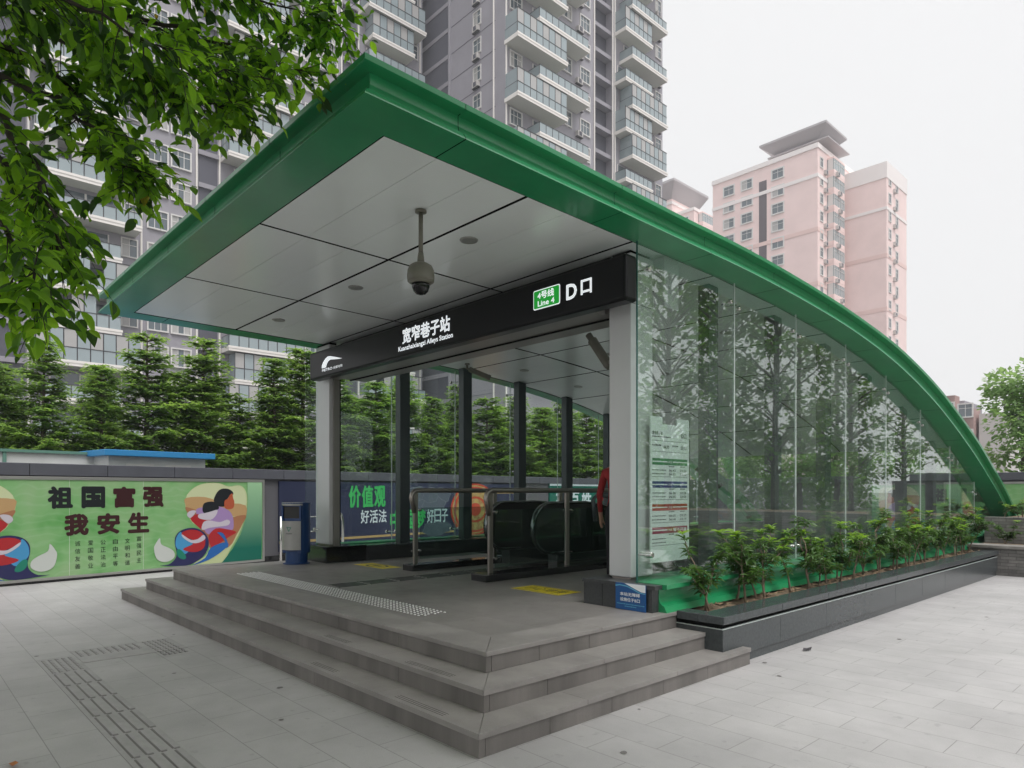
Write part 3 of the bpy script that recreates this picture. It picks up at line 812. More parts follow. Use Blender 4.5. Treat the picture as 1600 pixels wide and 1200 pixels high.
# ------------------------------------------------------------------ ceiling lamps and cameras
def downlight():
    t = thing('ceiling_lamp', 'round recessed ceiling lamp in the white soffit', 'ceiling lamp', (0, 0, 0), 'round lamps recessed in the white soffit')
    mb = MB(); mb.lathe((0, 0, -.004), [(.055, .01), (.084, .012), (.088, .003), (.083, -.006), (.058, -.004)], 'lamp_rim', 24); mb.build('rim', t, origin=(0, 0, 0), smooth=True)
    mb = MB(); mb.lathe((0, 0, 0), [(.057, .004), (.03, .0065)], 'lamp_glass', 20); mb.build('cup', t, origin=(0, 0, 0))
    return t
spots = [(-1.95, 1.52, 'right lamp of the front row under the canopy, in front of the sign'), (-4.0, 1.5, 'middle lamp of the front row under the canopy, in front of the sign'), (-6.05, 1.48, 'left lamp of the front row under the canopy, in front of the sign')]
names = ['nearest', 'second', 'third', 'fourth', 'fifth']
for r_, y in enumerate((4.75, 6.2, 7.7, 9.2)):
    for c_, x in enumerate((-6.05, -4.0, -1.95)):
        spots.append((x, y, f"{('left','middle','right')[c_]} lamp of the {names[r_]} row inside, behind the sign"))
lamp0 = downlight()
for i, (x, y, lab) in enumerate(spots):
    o = lamp0 if i == 0 else dup(lamp0, (0, 0, 0))
    o.location = (x, y, zbot(y) + .006); o['label'] = 'round recessed ' + lab
    sl = math.atan2(zbot(y + .1) - zbot(y - .1), .2); o.rotation_euler = (sl, 0, 0)

def dome_camera():
    t = thing('dome_camera', 'beige dome security camera hanging on a pole from the soffit', 'security camera', (-1.71, 0.80, 3.3))
    x, y, zt = -1.71, 0.80, zbot(.8) + .004
    zb = zt - 0.62
    mb = MB(); mb.lathe((x, y, zt - .02), [(.035, .02), (.05, .016), (.05, 0), (.022, -.004)], 'cream_cam', 18); mb.tube([(x, y, zt - .02), (x, y, zt - .36)], .019, 'cream_cam', 14)
    mb.lathe((x, y, zt - .46), [(.032, 0), (.028, .06), (.022, .10)], 'cream_cam', 16); mb.build('pole', t, smooth=True)
    mb = MB(); mb.lathe((x, y, zt - .60), [(.098, -.01), (.112, -.005), (.115, .02), (.116, .05), (.112, .09), (.095, .125), (.06, .148), (.03, .155)], 'cream_cam', 28)
    mb.lathe((x, y, zt - .625), [(.085, 0), (.10, .012), (.10, .02)], 'cream_cam', 28); mb.build('housing', t, smooth=True)
    mb = MB(); mb.lathe((x, y, zt - .715), [(.01, 0), (.04, .006), (.062, .03), (.074, .065), (.078, .095)], 'dome_black', 24); mb.build('lens_dome', t, smooth=True)
dome_camera()
def bullet(name, label, top, tail, head):
    t = thing(name, label, 'security camera', top)
    a, b = Vector(tail), Vector(head); d = (b - a).normalized()
    mb = MB(); mb.tube([top, (top[0], top[1], tail[2] + .02), tuple(a + d * .03)], .022, 'cream_cam', 10); mb.lathe((top[0], top[1], top[2] - .015), [(.045, 0), (.045, .02)], 'cream_cam', 14); mb.build('bracket', t)
    mb = MB(); mb.tube([a, a + d * .02, b], [.036, .046, .046], 'cream_cam', 16); mb.tube([b - d * .01, b + d * .03], [.05, .05], 'cream_cam', 16); mb.build('housing', t, smooth=False)
    mb = MB(); mb.tube([b + d * .03, b + d * .033], [.04, .04], 'dome_black', 16); mb.build('lens', t)
def column_camera():
    t = thing('bullet_camera', 'beige tube security camera inside, mounted behind the right column', 'security camera', (-1.3, 3.18, 3.0))
    a, b = Vector((-2.02, 3.7, 3.02)), Vector((-2.27, 3.7, 3.35)); d = (b - a).normalized()
    mb = MB(); mb.tube([(-1.28, 3.17, 2.98), (-1.6, 3.5, 2.96), tuple(a.lerp(b, .2))], .022, 'cream_cam', 10); mb.build('bracket', t)
    mb = MB(); mb.tube([a, a + d * .02, b], [.045, .056, .056], 'cream_cam', 18); mb.build('housing', t)
    mb = MB(); mb.tube([b, b + d * .02, b + d * .02, b + d * .12], [.06, .06, .038, .040], 'cream_cam', 18); mb.tube([b + d * .12, b + d * .123], [.03, .03], 'dome_black', 14); mb.build('lens', t)
column_camera()
bullet('bullet_camera', 'dark tube security camera high inside by the left glass wall', (-6.5, 5.2, zbot(5.2)), (-6.45, 5.2, zbot(5.2) - .1), (-6.2, 5.45, zbot(5.2) - .25))

# ------------------------------------------------------------------ railings and escalator
def railing(x0, x1, y0, y1, posts, label):
    t = thing('glass_railing', label, 'railing', ((x0 + x1) / 2, y0, .45), 'steel and glass railings beside the escalator')
    xc = (x0 + x1) / 2
    mb = MB(); mb.box(x0, x1, y0, y1, .447, .535, 'black_granite'); mb.build('base', t, bevel=0.006)
    zt = 1.575
    for y in posts:
        mb = MB(); mb.box(xc - .018, xc + .018, y - .035, y + .035, .535, zt - .03, 'dull_steel'); mb.build('post', t, bevel=0.005)
        mb = MB()
        for z in (.72, 1.30): mb.tube([(xc - .05, y + .06, z), (xc + .05, y + .06, z)], .014, 'steel', 10); mb.tube([(xc - .03, y - .05, z), (xc - .03, y + .07, z)], .01, 'steel', 8)
        mb.build('clamp', t)
    hr = [(xc, posts[0] - .015, 1.26)] + [(xc, posts[0] - .03 + .10 - .10 * math.cos(R(a)) - .04, zt - .10 + .10 * math.sin(R(a))) for a in (0, 30, 60, 90)] + [(xc, y1, zt)]
    mb = MB(); mb.tube(hr, .034, 'dull_steel', 14); mb.build('handrail', t, smooth=True)
    for a, b in zip(posts, posts[1:] + [y1 + .05]):
        if b - a < .3: continue
        mb = MB(); mb.box(xc + .012, xc + .024, a + .06, b - .06, .60, 1.33, 'rail_glass'); mb.build('glass_panel', t)
railing(-5.08, -4.83, 2.87, 7.2, [3.0, 4.5, 6.0], 'left of the two steel railings, starting behind the guide strip')
railing(-3.56, -3.26, 2.87, 7.2, [3.06, 4.48, 5.9], 'right of the two steel railings, ending nearest the yellow floor sticker')

def escalator():
    t = thing('escalator', 'black escalator between the railings with rounded shiny handrail ends', 'escalator', (-4.2, 4.5, .45))
    zc, rad = 1.04, 0.34; slope = math.tan(R(30))
    for x in (-4.72, -3.72):
        path = []
        yb = 4.46
        path.append((x, yb + .35, zc - rad))
        for a in range(-90, -271, -15): path.append((x, yb + rad * math.cos(R(a)) , zc + rad * math.sin(R(a))))
        path += [(x, yb + .75, zc + rad), (x, yb + 1.1, zc + rad - .03), (x, yb + 1.4, zc + rad - .12), (x, yb + 5.5, zc + rad - .12 - 4.1 * slope)]
        mb = MB()
        # handrail: flat band swept round the newel
        n = len(path); v = []
        for i, p in enumerate(path):
            q0, q1 = Vector(path[max(i - 1, 0)]), Vector(path[min(i + 1, n - 1)]); d = (q1 - q0).normalized(); nn = Vector((0, d.z, -d.y))
            for dx, h in ((-.04, 0), (-.042, .02), (-.03, .034), (0, .04), (.03, .034), (.042, .02), (.04, 0)): v.append(Vector(p) + Vector((dx, 0, 0)) - nn * h)
        f = []
        for i in range(n - 1):
            for k in range(7): f.append((i * 7 + k, i * 7 + (k + 1) % 7, (i + 1) * 7 + (k + 1) % 7, (i + 1) * 7 + k))
        mb.faces(v, f, 'rubber'); mb.build('handrail', t, smooth=True)
        mb = MB()
        out = [(p[1], p[2]) for p in path]
        out += [(yb + 5.5, zc - .9 - 4.1 * slope), (yb + 1.3, .45 - .1), (yb + .2, .45), (yb + .2, zc - rad)]
        mb.prism(out, 'x', x - .015, x + .015, 'black'); mb.build('balustrade', t)
        mb = MB(); mb.box(x - .09, x + .09, yb + .05, yb + 1.2, .448, .66, 'esc_skirt'); mb.build('newel_base', t, bevel=.01)
    mb = MB()
    for i in range(26):
        y = 4.5 + i * .3; z = .45 - max(0, i - 4) * .173
        mb.box(-4.62, -3.82, y, y + .296, z - .3, z + .004, 'esc_skirt')
    mb.build('tread', t)
escalator()
def stair_rail():
    mb = MB(); p = [(-3.12, 4.75, 1.15), (-3.12, 4.70, 1.45), (-3.12, 4.8, 1.52), (-3.12, 5.3, 1.44), (-3.12, 9.5, -1.0)]
    mb.tube(p, .03, 'post', 12)
    for y, z in ((5.3, 1.42), (6.5, .75), (7.7, .05)): mb.tube([(-3.12, y, z), (-3.12, y, z - 1.0)], .02, 'post', 8)
    tag(mb.build('stair_handrail', smooth=True, origin=(-3.12, 4.75, .45)), 'dark handrail sloping down the stairs behind the right railing', 'handrail')
stair_rail()

# yellow floor stickers
def sticker(x0, x1, y0, y1, label, kind):
    t = thing('floor_sticker', label, 'floor sticker', ((x0 + x1) / 2, (y0 + y1) / 2, .45), 'yellow stickers on the platform floor')
    z = .450; mb = MB(); mb.box(x0, x1, y0, y1, .4485, z, 'yellow'); mb.build('sheet', t)
    if kind == 'text':
        mb = MB(); put_text(mb, '小心地滑', (x0 + .08, y0 + .10, z + .001), (1, 0, 0), (0, 1, 0), x1 - x0 - .16, y1 - y0 - .18, 'black', .0); mb.build('lettering', t)
        mb = MB()
        for a in (y0 + .03, y1 - .04): mb.box(x0 + .04, x1 - .04, a, a + .012, z, z + .001, 'black')
        mb.build('border', t)
    else:
        mb = MB(); cx, cy = (x0 + x1) / 2, (y0 + y1) / 2
        for r0, r1 in ((.10, .13),):
            pts = []
            for k in range(24):
                a, b = 2 * math.pi * k / 24, 2 * math.pi * (k + 1) / 24
                mb.poly([(cx + r0 * 1.9 * math.cos(a), cy + r0 * math.sin(a), z + .001), (cx + r1 * 1.9 * math.cos(a), cy + r1 * math.sin(a), z + .001), (cx + r1 * 1.9 * math.cos(b), cy + r1 * math.sin(b), z + .001), (cx + r0 * 1.9 * math.cos(b), cy + r0 * math.sin(b), z + .001)], 'black')
        mb.box(cx - .10, cx + .10, cy - .03, cy + .03, z, z + .001, 'black'); mb.build('symbol', t)
sticker(-6.2, -5.38, 2.73, 3.05, 'yellow floor sticker with a round symbol near the recycling bin side', 'sym')
sticker(-2.71, -1.96, 2.76, 3.13, 'yellow floor sticker with black characters before the right column', 'text')

# ------------------------------------------------------------------ blue notice on the plinth, timetable board
def notice():
    t = thing('blue_notice', 'small blue notice with white characters fixed on the dark plinth', 'sign', (-.87, 2.59, .46))
    x0, x1, z0, z1, y = -1.04, -.695, .452, .70, 2.575
    mb = MB(); mb.box(x0, x1, y, 2.584, z0, z1, 'sign_blue'); mb.build('board', t)
    mb = MB(); w, h = x1 - x0, z1 - z0; yy = y - .0015
    def P(a, b, o=0): return (x0 + a * w, yy - o, z0 + b * h)
    top = [(0, 1), (0, .86), (.2, .90), (.45, .85), (.7, .72), (.88, .68), (1, .68), (1, 1)]
    mb.poly([P(a, b) for a, b in [(1, 1), (.3, 1), (.5, .90), (.7, .80), (.86, .73), (1, .72)]][::-1], 'letter')
    mb.poly([P(a, b, .0004) for a, b in [(0, .86), (0, .90), (.15, .94), (.4, .91), (.6, .83), (.8, .72), (1, .69), (1, .66), (.8, .68), (.6, .78), (.4, .87), (.15, .90)]][::-1], 'sign_lightblue'); mb.build('wave', t)
    mb = MB(); put_text(mb, '本站无障碍', P(.16, .52, .001), (1, 0, 0), (0, 0, 1), .66 * w, .14 * h, 'letter', .02)
    mb.build('lettering', t); mb = MB()
    put_text(mb, '设施位于B口', P(.16, .32, .001), (1, 0, 0), (0, 0, 1), .66 * w, .14 * h, 'letter', .02)
    for a, b, z in ((.05, .95, .20), (.32, .68, .12)):
        mb.build('lettering', t); mb = MB(); k = a
        while k < b:
            l_ = rng.uniform(.015, .05); mb.poly([P(k, z, .001), P(k + l_, z, .001), P(k + l_, z + .03, .001), P(k, z + .03, .001)], 'sign_lightblue'); k += l_ + .012
    mb.build('lettering', t)
notice()
def timetable():
    t = thing('timetable_board', 'tall pale timetable board with coloured line bars behind the glass', 'notice board', (-.98, 3.37, .85))
    X = -.965; y0, y1, z0, z1 = 3.03, 3.715, .85, 2.31; L, H = y1 - y0, z1 - z0
    M['board'] = mat('board_pale', (0.84, 0.89, 0.87), 0.35)
    M['ink'] = mat('ink_grey', (0.05, 0.06, 0.06), 0.6)
    for nm, c in dict(bar_g=(.005, .22, .06), bar_b=(.008, .02, .20), bar_r=(.42, .03, .012), bar_m=(.32, .003, .05)).items(): M[nm] = mat(nm, c, .4)
    mb = MB(); mb.prism([(y0, z0), (y1 - .04, z0 + .0), (y1, z0 + .04), (y1, z1), (y0 + .46, z1), (y0 + .46, z1 - .07), (y0 + .20, z1 - .07), (y0 + .20, z1), (y0, z1)], 'x', X - .012, X, 'board')
    mb.prism([(y1, z0 + .02), (y1 + .02, z0 + .02), (y1 + .02, z1), (y1, z1)], 'x', X - .03, X, 'black'); mb.build('board', t)
    U, V = (0, 1, 0), (0, 0, 1)
    def P(a, b): return (X + .0015, y0 + a * L, z0 + b * H)
    def T(mb, s, a, b, w, h, m='ink', bold=.01): put_text(mb, s, P(a, b), U, V, w * L, h * H, m, bold, off=.001)
    def line(mb, a, b, z, h=.0025, m='ink'): mb.poly([P(a, z), P(b, z), P(b, z + h), P(a, z + h)], m)
    def small(mb, a, b, z, h=.010):
        k = a
        while k < b:
            l_ = rng.uniform(.012, .03); line(mb, k, min(b, k + l_), z, h); k += l_ + .01
    mb = MB(); T(mb, '宽窄巷子站', .04, .875, .25, .026); small(mb, .04, .5, .86, .008); T(mb, 'D口', .78, .865, .14, .032, 'ink', .02)
    line(mb, .04, .95, .835); line(mb, .04, .95, .76); small(mb, .04, .26, .80); T(mb, '06:30', .32, .785, .14, .022); small(mb, .55, .70, .80); T(mb, '22:53', .77, .785, .15, .022)
    mb.build('lettering', t)
    zt = .715
    rows = (('bar_g', '4号线', '06:43', '22:53', '06:52', '22:52'), ('bar_b', '3号线', '06:30', '22:56', '06:35', '22:58'), ('bar_r', '2号线', '06:25', '23:25', '06:18', '23:19'), ('bar_m', '', '', '', '', ''))
    for i, (c, nm, a1, a2, b1, b2) in enumerate(rows):
        z = zt - i * .158
        mb = MB(); mb.poly([P(.04, z - .045), P(.95, z - .045), P(.95, z), P(.04, z)], c)
        for s0, s1 in ((.04, .42), (.56, .95)) if i < 3 else ((.04, .42),):
            mb.poly([(X + .0022, y0 + a * L, z0 + b * H) for a, b in ((s0, z - .026), (s1, z - .026), (s1, z - .018), (s0, z - .018))], 'board')
        if nm: T(mb, nm, .44, z - .032, .10, .018, 'board')
        else: T(mb, '1号线', .44, z - .03, .09, .015, 'board'); T(mb, '·暂不开通·', .55, z - .036, .39, .026, 'board', .02)
        mb.build('line_bar', t)
        mb = MB()
        small(mb, .46, .60, z - .058, .008); small(mb, .76, .88, z - .058, .008)
        for q, (u, w) in enumerate(((a1, a2), (b1, b2))):
            zz = z - .088 - q * .026
            small(mb, .04, .38, zz + .004, .007)
            if u: T(mb, u, .46, zz - .002, .17, .016, 'ink', .015); T(mb, w, .75, zz - .002, .17, .016, 'ink', .015)
        line(mb, .04, .95, z - .128); mb.build('lettering', t)
timetable()

# ------------------------------------------------------------------ recycling bin
def recycle_bin():
    cx, cy = -6.93, 2.16
    t = thing('recycling_bin', 'blue recycling bin with pale metal front beside the left column', 'bin', (cx, cy, .45), rotz=R(33))
    def arc(r, a0, a1, n, sx=1.0): return [(sx * r * math.cos(R(a0 + (a1 - a0) * k / n)), r * math.sin(R(a0 + (a1 - a0) * k / n))) for k in range(n + 1)]
    mb = MB(); mb.lathe((0, 0, 0), [(.20, 0), (.20, .012), (.165, .02), (.165, .20)], 'blue', 28); mb.build('foot', t, smooth=False)
    mb = MB(); body = [(-.205, -.10), (-.19, -.14)] + [(.0 + .205 * math.cos(R(a)), .205 * math.sin(R(a))) for a in range(-35, 216, 12)]
    back = [(.205 * math.cos(R(a)), .205 * math.sin(R(a))) for a in range(-40, 221, 13)]
    mb.prism(back, 'z', .17, .92, 'blue'); mb.build('body', t)
    mb = MB(); mb.prism([(-.15, -.135), (.15, -.135), (.15, -.10), (-.15, -.10)], 'z', .70, .88, 'black'); mb.build('opening', t)
    front = [(.215 * math.cos(R(a)), .215 * math.sin(R(a))) for a in range(222, 319, 8)]
    mb = MB(); mb.prism(front, 'z', .22, .66, 'bin_panel'); mb.build('front_panel', t)
    mb = MB(); mb.lathe((0, 0, .92), [(.215, 0), (.22, .008), (.215, .022), (.05, .026)], 'blue', 32); mb.prism([(.217 * math.cos(R(a)), .217 * math.sin(R(a))) for a in range(215, 326, 10)], 'z', .895, .945, 'bin_panel'); mb.build('lid', t)
    for sx in (-1, 1):
        mb = MB(); mb.box(sx * .152 - .012, sx * .152 + .012, -.155, -.12, .66, .90, 'blue'); mb.build('pillar', t)
    # recycling arrows on the front
    mb = MB(); n = 3
    for k in range(3):
        a = R(90 + 120 * k); c, s_ = math.cos(a), math.sin(a)
        def Q(u, w): x = u * c - w * s_; z = u * s_ + w * c; return (x, -.2165, .545 + z)
        mb.poly([Q(.012, -.042), Q(.026, -.042), Q(.026, .016), Q(.012, .016)][::-1], 'hut_green'); mb.poly([Q(.004, .014), Q(.034, .014), Q(.019, .040)][::-1], 'hut_green')
    put_text(mb, '可回收物', (-.05, -.217, .46), (1, 0, 0), (0, 0, 1), .10, .022, 'ink' if 'ink' in M else 'black', .01); mb.build('emblem', t)
recycle_bin()

# ------------------------------------------------------------------ planter, soil, brick bed
def planter():
    t = thing('granite_planter', 'long dark granite planter bordering the right glass wall', 'planter', (-.3, 7.5, 0))
    xf = -0.06
    mb = MB(); 
    n = 9; ys = [2.86 + (12.66 - 2.86) * k / n for k in range(n + 1)]
    for a, b in zip(ys, ys[1:]):
        mb.box(xf - .20, xf - .02, a + .0015, b - .0015, .08, .345, 'dark_granite')
    mb.box(xf - .54, xf - .2, 2.86, 3.0, .08, .345, 'dark_granite')
    mb.build('wall', t, bevel=.003)
    mb = MB(); mb.box(xf - .19, xf - .035, 2.87, 12.65, .0, .08, 'dark_granite'); mb.box(xf - .19, xf - .045, 2.875, 12.65, .345, .39, 'joint'); mb.box(xf - .53, xf - .19, 2.88, 2.99, .345, .39, 'joint'); mb.box(xf - .1, xf - .016, 2.852, 12.66, .3455, .350, 'seal'); mb.box(xf - .54, xf - .1, 2.852, 2.88, .3455, .350, 'seal'); mb.build('recess', t)
    mb = MB()
    for a, b in zip(ys, ys[1:]): mb.box(xf - .26, xf, a - (.02 if a == ys[0] else -.0015), b - .0015, .39, .462, 'dark_granite')
    mb.box(xf - .48, xf - .2615, 2.84, 3.02, .39, .462, 'dark_granite'); mb.build('coping', t, bevel=.006)
    mb = MB(); N = 60
    v = []; f = []
    for i in range(N + 1):
        for k in range(5):
            y = 2.98 + (12.7 - 2.98) * i / N; x = xf - .245 - k * (.30 / 4)
            v.append((x, y, .425 + .02 * math.sin(i * 1.7 + k) + rng.uniform(-.012, .015)))
    for i in range(N):
        for k in range(4): a = i * 5 + k; f.append((a, a + 5, a + 6, a + 1))
    mb.faces(v, f, 'soil')
    o = mb.build('soil', t, smooth=True)
    mb = MB()
    for k in range(260):        # litter on the soil
        x = rng.uniform(-.57, -.32); y = rng.uniform(3.05, 12.6); s_ = rng.uniform(.02, .05); a = rng.uniform(0, 6.3)
        mb.poly([(x + s_ * math.cos(a), y + s_ * math.sin(a), .45 + rng.uniform(0, .02)), (x - s_ * .5 * math.sin(a), y + .5 * s_ * math.cos(a), .455), (x - s_ * math.cos(a), y - s_ * math.sin(a), .45 + rng.uniform(0, .015)), (x + s_ * .5 * math.sin(a), y - s_ * .5 * math.cos(a), .447)], 'dead_brown')
    tag(mb.build('litter', t), kind='stuff')
M['dead_brown'] = mat('dead_brown', (0.22, 0.15, 0.09), 0.8, var=0.5, scale=20)
planter()
def brick_bed():
    t = thing('brick_bed', 'grey brick raised bed closing the far end of the granite planter', 'planter', (2, 13.5, 0))
    mb = MB(); mb.box(-0.52, 8, 12.68, 12.95, 0, .50, 'brickwall'); mb.build('lower_wall', t)
    mb = MB(); mb.box(-0.56, 8, 12.64, 13.05, .50, .56, 'stone_cap'); mb.build('coping', t, bevel=.01)
    mb = MB(); mb.box(-0.52, 8, 13.75, 13.98, .3, 1.05, 'brickwall'); mb.build('upper_wall', t)
    mb = MB(); mb.box(-0.52, 8, 12.9, 13.8, .2, .53, 'soil'); mb.box(-.52, 8, 13.95, 17.5, .2, 1.0, 'soil'); mb.build('soil', t)
brick_bed()
fallen('fallen_leaf', -1.73, -1.99, .045, .4, 'dead_leaf', 'orange brown curled leaf lying on the pavement at lower left')
fallen('litter_scrap', 0.12, 4.1, .06, 1.2, 'dark_litter', 'dark scrap of litter lying beside the foot of the granite planter')

# ------------------------------------------------------------------ boundary walls, murals, hoardings
def lw(root, mb, name, parent=None, **k):
    return mb.build(name, parent or root, origin=(0, 0, 0), **k)
def wall_thing(name, label, A, D, length, h):
    rot = math.atan2(D.y, D.x)
    t = thing(name, label, 'wall', (A.x, A.y, 0), rotz=rot)
    return t, rot
wl_t = thing('boundary_wall', 'long dark grey plaster wall with a flat coping, left of the station', 'wall', (WA.x, WA.y, 0), rotz=WROT)
mb = MB(); mb.box(-14, 25.2, .03, .25, -.02, 1.83, 'wall'); mb.box(-14, 25.2, 0.005, .03, -.02, .14, 'black_granite'); mb.build('wall_panel', wl_t, origin=(0, 0, 0))
mb = MB()
for k in range(33): mb.box(-14 + k * 1.2, -14 + k * 1.2 + 1.194, -.05, .33, 1.83, 2.04, 'wall_cap')
mb.build('coping', wl_t, origin=(0, 0, 0), bevel=.01)
# back wall
BA, BB = W(24.9), Vector((2.0, 18.36, 0)); BD = (BB - BA).normalized(); BROT = math.atan2(BD.y, BD.x)
bw_t = thing('boundary_wall', 'dark grey wall with coping closing the plaza behind the station', 'wall', (BA.x, BA.y, 0), rotz=BROT)
mb = MB(); mb.box(0, (BB - BA).length, .03, .25, -.02, 1.86, 'wall'); mb.build('wall_panel', bw_t, origin=(0, 0, 0))
mb = MB()
for k in range(int((BB - BA).length / 1.2)): mb.box(k * 1.2, k * 1.2 + 1.194, -.05, .33, 1.86, 2.07, 'wall_cap')
mb.build('coping', bw_t, origin=(0, 0, 0), bevel=.01)

M['mural_bg'] = print_mat('mural_green', (0.11, 0.34, 0.09), (0.21, 0.43, 0.17), (0.28, 0.45, 0.22), 1.6, rings=0.07)
M['mural_teal'] = gradient_mat('mural_teal', (0.33, 0.55, 0.32), (0.003, 0.13, 0.09), 0.35, 1.75)
for nm, c in dict(cream=(.50, .56, .30), skyc=(.56, .60, .36), ochre=(.48, .30, .14), brown=(.36, .16, .08), purple=(.34, .22, .44), red=(.40, .02, .025), navy=(.02, .02, .09), hairc=(.012, .014, .018), facec=(.42, .09, .04), lilac=(.55, .50, .56), blue1=(.02, .12, .38), blue2=(.06, .28, .52), greenb=(.01, .2, .13), flower=(.6, .45, .2), egg=(.55, .57, .54), maroon=(.042, .009, .011), inkb=(.009, .011, .014), lime=(.42, .52, .18)).items(): M[nm] = mat('print_' + nm, c, .4)
ART = {
'heart':[(3.004,1.323),(3.043,1.485),(3.152,1.611),(3.317,1.703),(3.524,1.738),(3.716,1.729),(3.912,1.666),(4.113,1.691),(4.235,1.653),(4.318,1.499),(4.318,1.209),(4.235,0.883),(4.113,0.62),(3.952,0.363),(3.755,0.086),(3.17,0.088),(3.411,0.252),(3.495,0.393),(3.514,0.54),(3.448,0.691),(3.317,0.825),(3.152,0.941),(3.061,1.106)],
'sky':[(3.043,1.449),(3.152,1.602),(3.317,1.694),(3.524,1.727),(3.716,1.718),(3.912,1.655),(4.093,1.679),(4.215,1.643),(4.287,1.499),(4.287,1.267),(4.032,1.262),(3.411,1.419)],
'ochre':[(3.025,1.431),(3.411,1.447),(3.794,1.331),(4.287,1.267),(4.277,0.997),(4.072,1.042),(3.6,1.018),(3.152,1.032),(3.061,1.142),(3.011,1.305)],
'brown':[(3.014,1.251),(3.225,1.193),(3.794,1.012),(4.287,1.065),(4.215,0.865),(4.093,0.659),(3.912,0.403),(3.524,0.391),(3.411,0.693),(3.152,0.959),(3.061,1.124)],
'purple':[(3.225,1.193),(3.411,1.244),(3.677,1.258),(3.892,1.179),(3.992,1.063),(4.022,0.891),(3.972,0.741),(3.639,0.775),(3.486,0.689),(3.392,0.786),(3.299,0.954)],
'red':[(3.115,1.015),(3.262,1.11),(3.373,1.025),(3.524,1.002),(3.411,0.877),(3.373,0.786),(3.262,0.864)],
'red2':[(3.486,0.652),(3.639,0.803),(3.892,0.773),(4.083,0.708),(3.912,0.611),(3.716,0.491),(3.543,0.427)],
'hair':[(3.591,1.371),(3.658,1.538),(3.755,1.613),(3.892,1.617),(3.992,1.566),(4.012,1.5),(3.912,1.443),(3.853,1.331),(3.833,1.256),(3.697,1.258)],
'face':[(3.992,1.519),(4.008,1.424),(4.036,1.347),(4.022,1.233),(3.952,1.193),(3.833,1.218),(3.823,1.369),(3.892,1.406),(3.932,1.481)],
'hair2':[(3.358,1.172),(3.373,1.3),(3.448,1.345),(3.581,1.353),(3.668,1.296),(3.697,1.202),(3.524,1.15),(3.411,1.116)],
'face2':[(3.411,1.125),(3.524,1.15),(3.668,1.184),(3.639,1.073),(3.524,0.983),(3.317,1.008),(3.262,1.065),(3.299,1.109)],
'arm':[(3.336,0.806),(3.373,0.933),(3.486,0.975),(3.716,0.93),(3.873,0.976),(3.942,0.932),(3.892,0.858),(3.697,0.838),(3.486,0.818),(3.392,0.786)],
'white':[(3.043,1.089),(3.079,1.16),(3.17,1.185),(3.225,1.157),(3.115,1.033)],
'blue':[(3.152,0.09),(3.411,0.215),(3.524,0.41),(3.794,0.505),(3.912,0.46),(3.755,0.32),(3.486,0.172)],
'blue2':[(3.658,0.718),(3.794,0.693),(3.902,0.461),(3.863,0.388),(3.823,0.541),(3.716,0.668)],
'swirl':[(2.804,0.545),(2.821,0.686),(2.918,0.789),(3.079,0.835),(3.243,0.819),(3.392,0.73),(3.476,0.597),(3.476,0.431),(3.392,0.271),(3.225,0.156),(3.007,0.093),(2.52,0.134),(2.691,0.146),(2.812,0.243),(2.839,0.365)],
'swirlblue':[(2.816,0.527),(2.839,0.668),(2.918,0.767),(2.971,0.679),(3.152,0.543),(3.115,0.418),(2.989,0.319),(2.856,0.435)],
'swirlred':[(2.936,0.743),(3.079,0.799),(3.243,0.783),(3.373,0.695),(3.411,0.583),(3.392,0.437),(3.262,0.354),(3.079,0.366),(2.963,0.428),(3.152,0.506),(3.152,0.597),(2.989,0.651)],
'swirlwhite':[(2.945,0.716),(3.115,0.599),(3.262,0.609),(3.373,0.685),(3.411,0.601),(3.262,0.527),(3.115,0.545),(2.963,0.652)],
'green2':[(2.839,0.401),(2.9,0.423),(2.989,0.337),(3.025,0.244),(2.954,0.223),(2.865,0.283)],
'drop':[(2.411,0.465),(2.436,0.55),(2.52,0.667),(2.545,0.543),(2.691,0.464),(2.786,0.387),(2.795,0.28),(2.691,0.208),(2.554,0.21),(2.452,0.288)],
'teal':[(4.328,1.789),(4.667,1.793),(4.656,0.041),(3.765,0.085),(3.992,0.36),(4.174,0.655),(4.297,0.997),(4.343,1.344)]}
INK = dict(heart='cream', sky='skyc', ochre='ochre', brown='brown', purple='purple', red='red', red2='red', hair='hairc', face='facec', hair2='hairc', face2='lilac', arm='lilac', white='lilac', blue='blue1', blue2='blue1', swirl='navy', swirlblue='blue2', swirlred='red', swirlwhite='lilac', green2='greenb', drop='egg', teal='mural_teal')
def smooth_poly(P, n=3):
    out = []
    N = len(P)
    for i in range(N):
        p0, p1, p2, p3 = P[i - 1], P[i], P[(i + 1) % N], P[(i + 2) % N]
        for k in range(n):
            t = k / n
            out.append(tuple(0.5 * (2 * p1[d] + (p2[d] - p0[d]) * t + (2 * p0[d] - 5 * p1[d] + 4 * p2[d] - p3[d]) * t * t + (3 * p1[d] - p0[d] - 3 * p2[d] + p3[d]) * t ** 3) * 1.0 for d in (0, 1)))
    return out
SC = 1.606
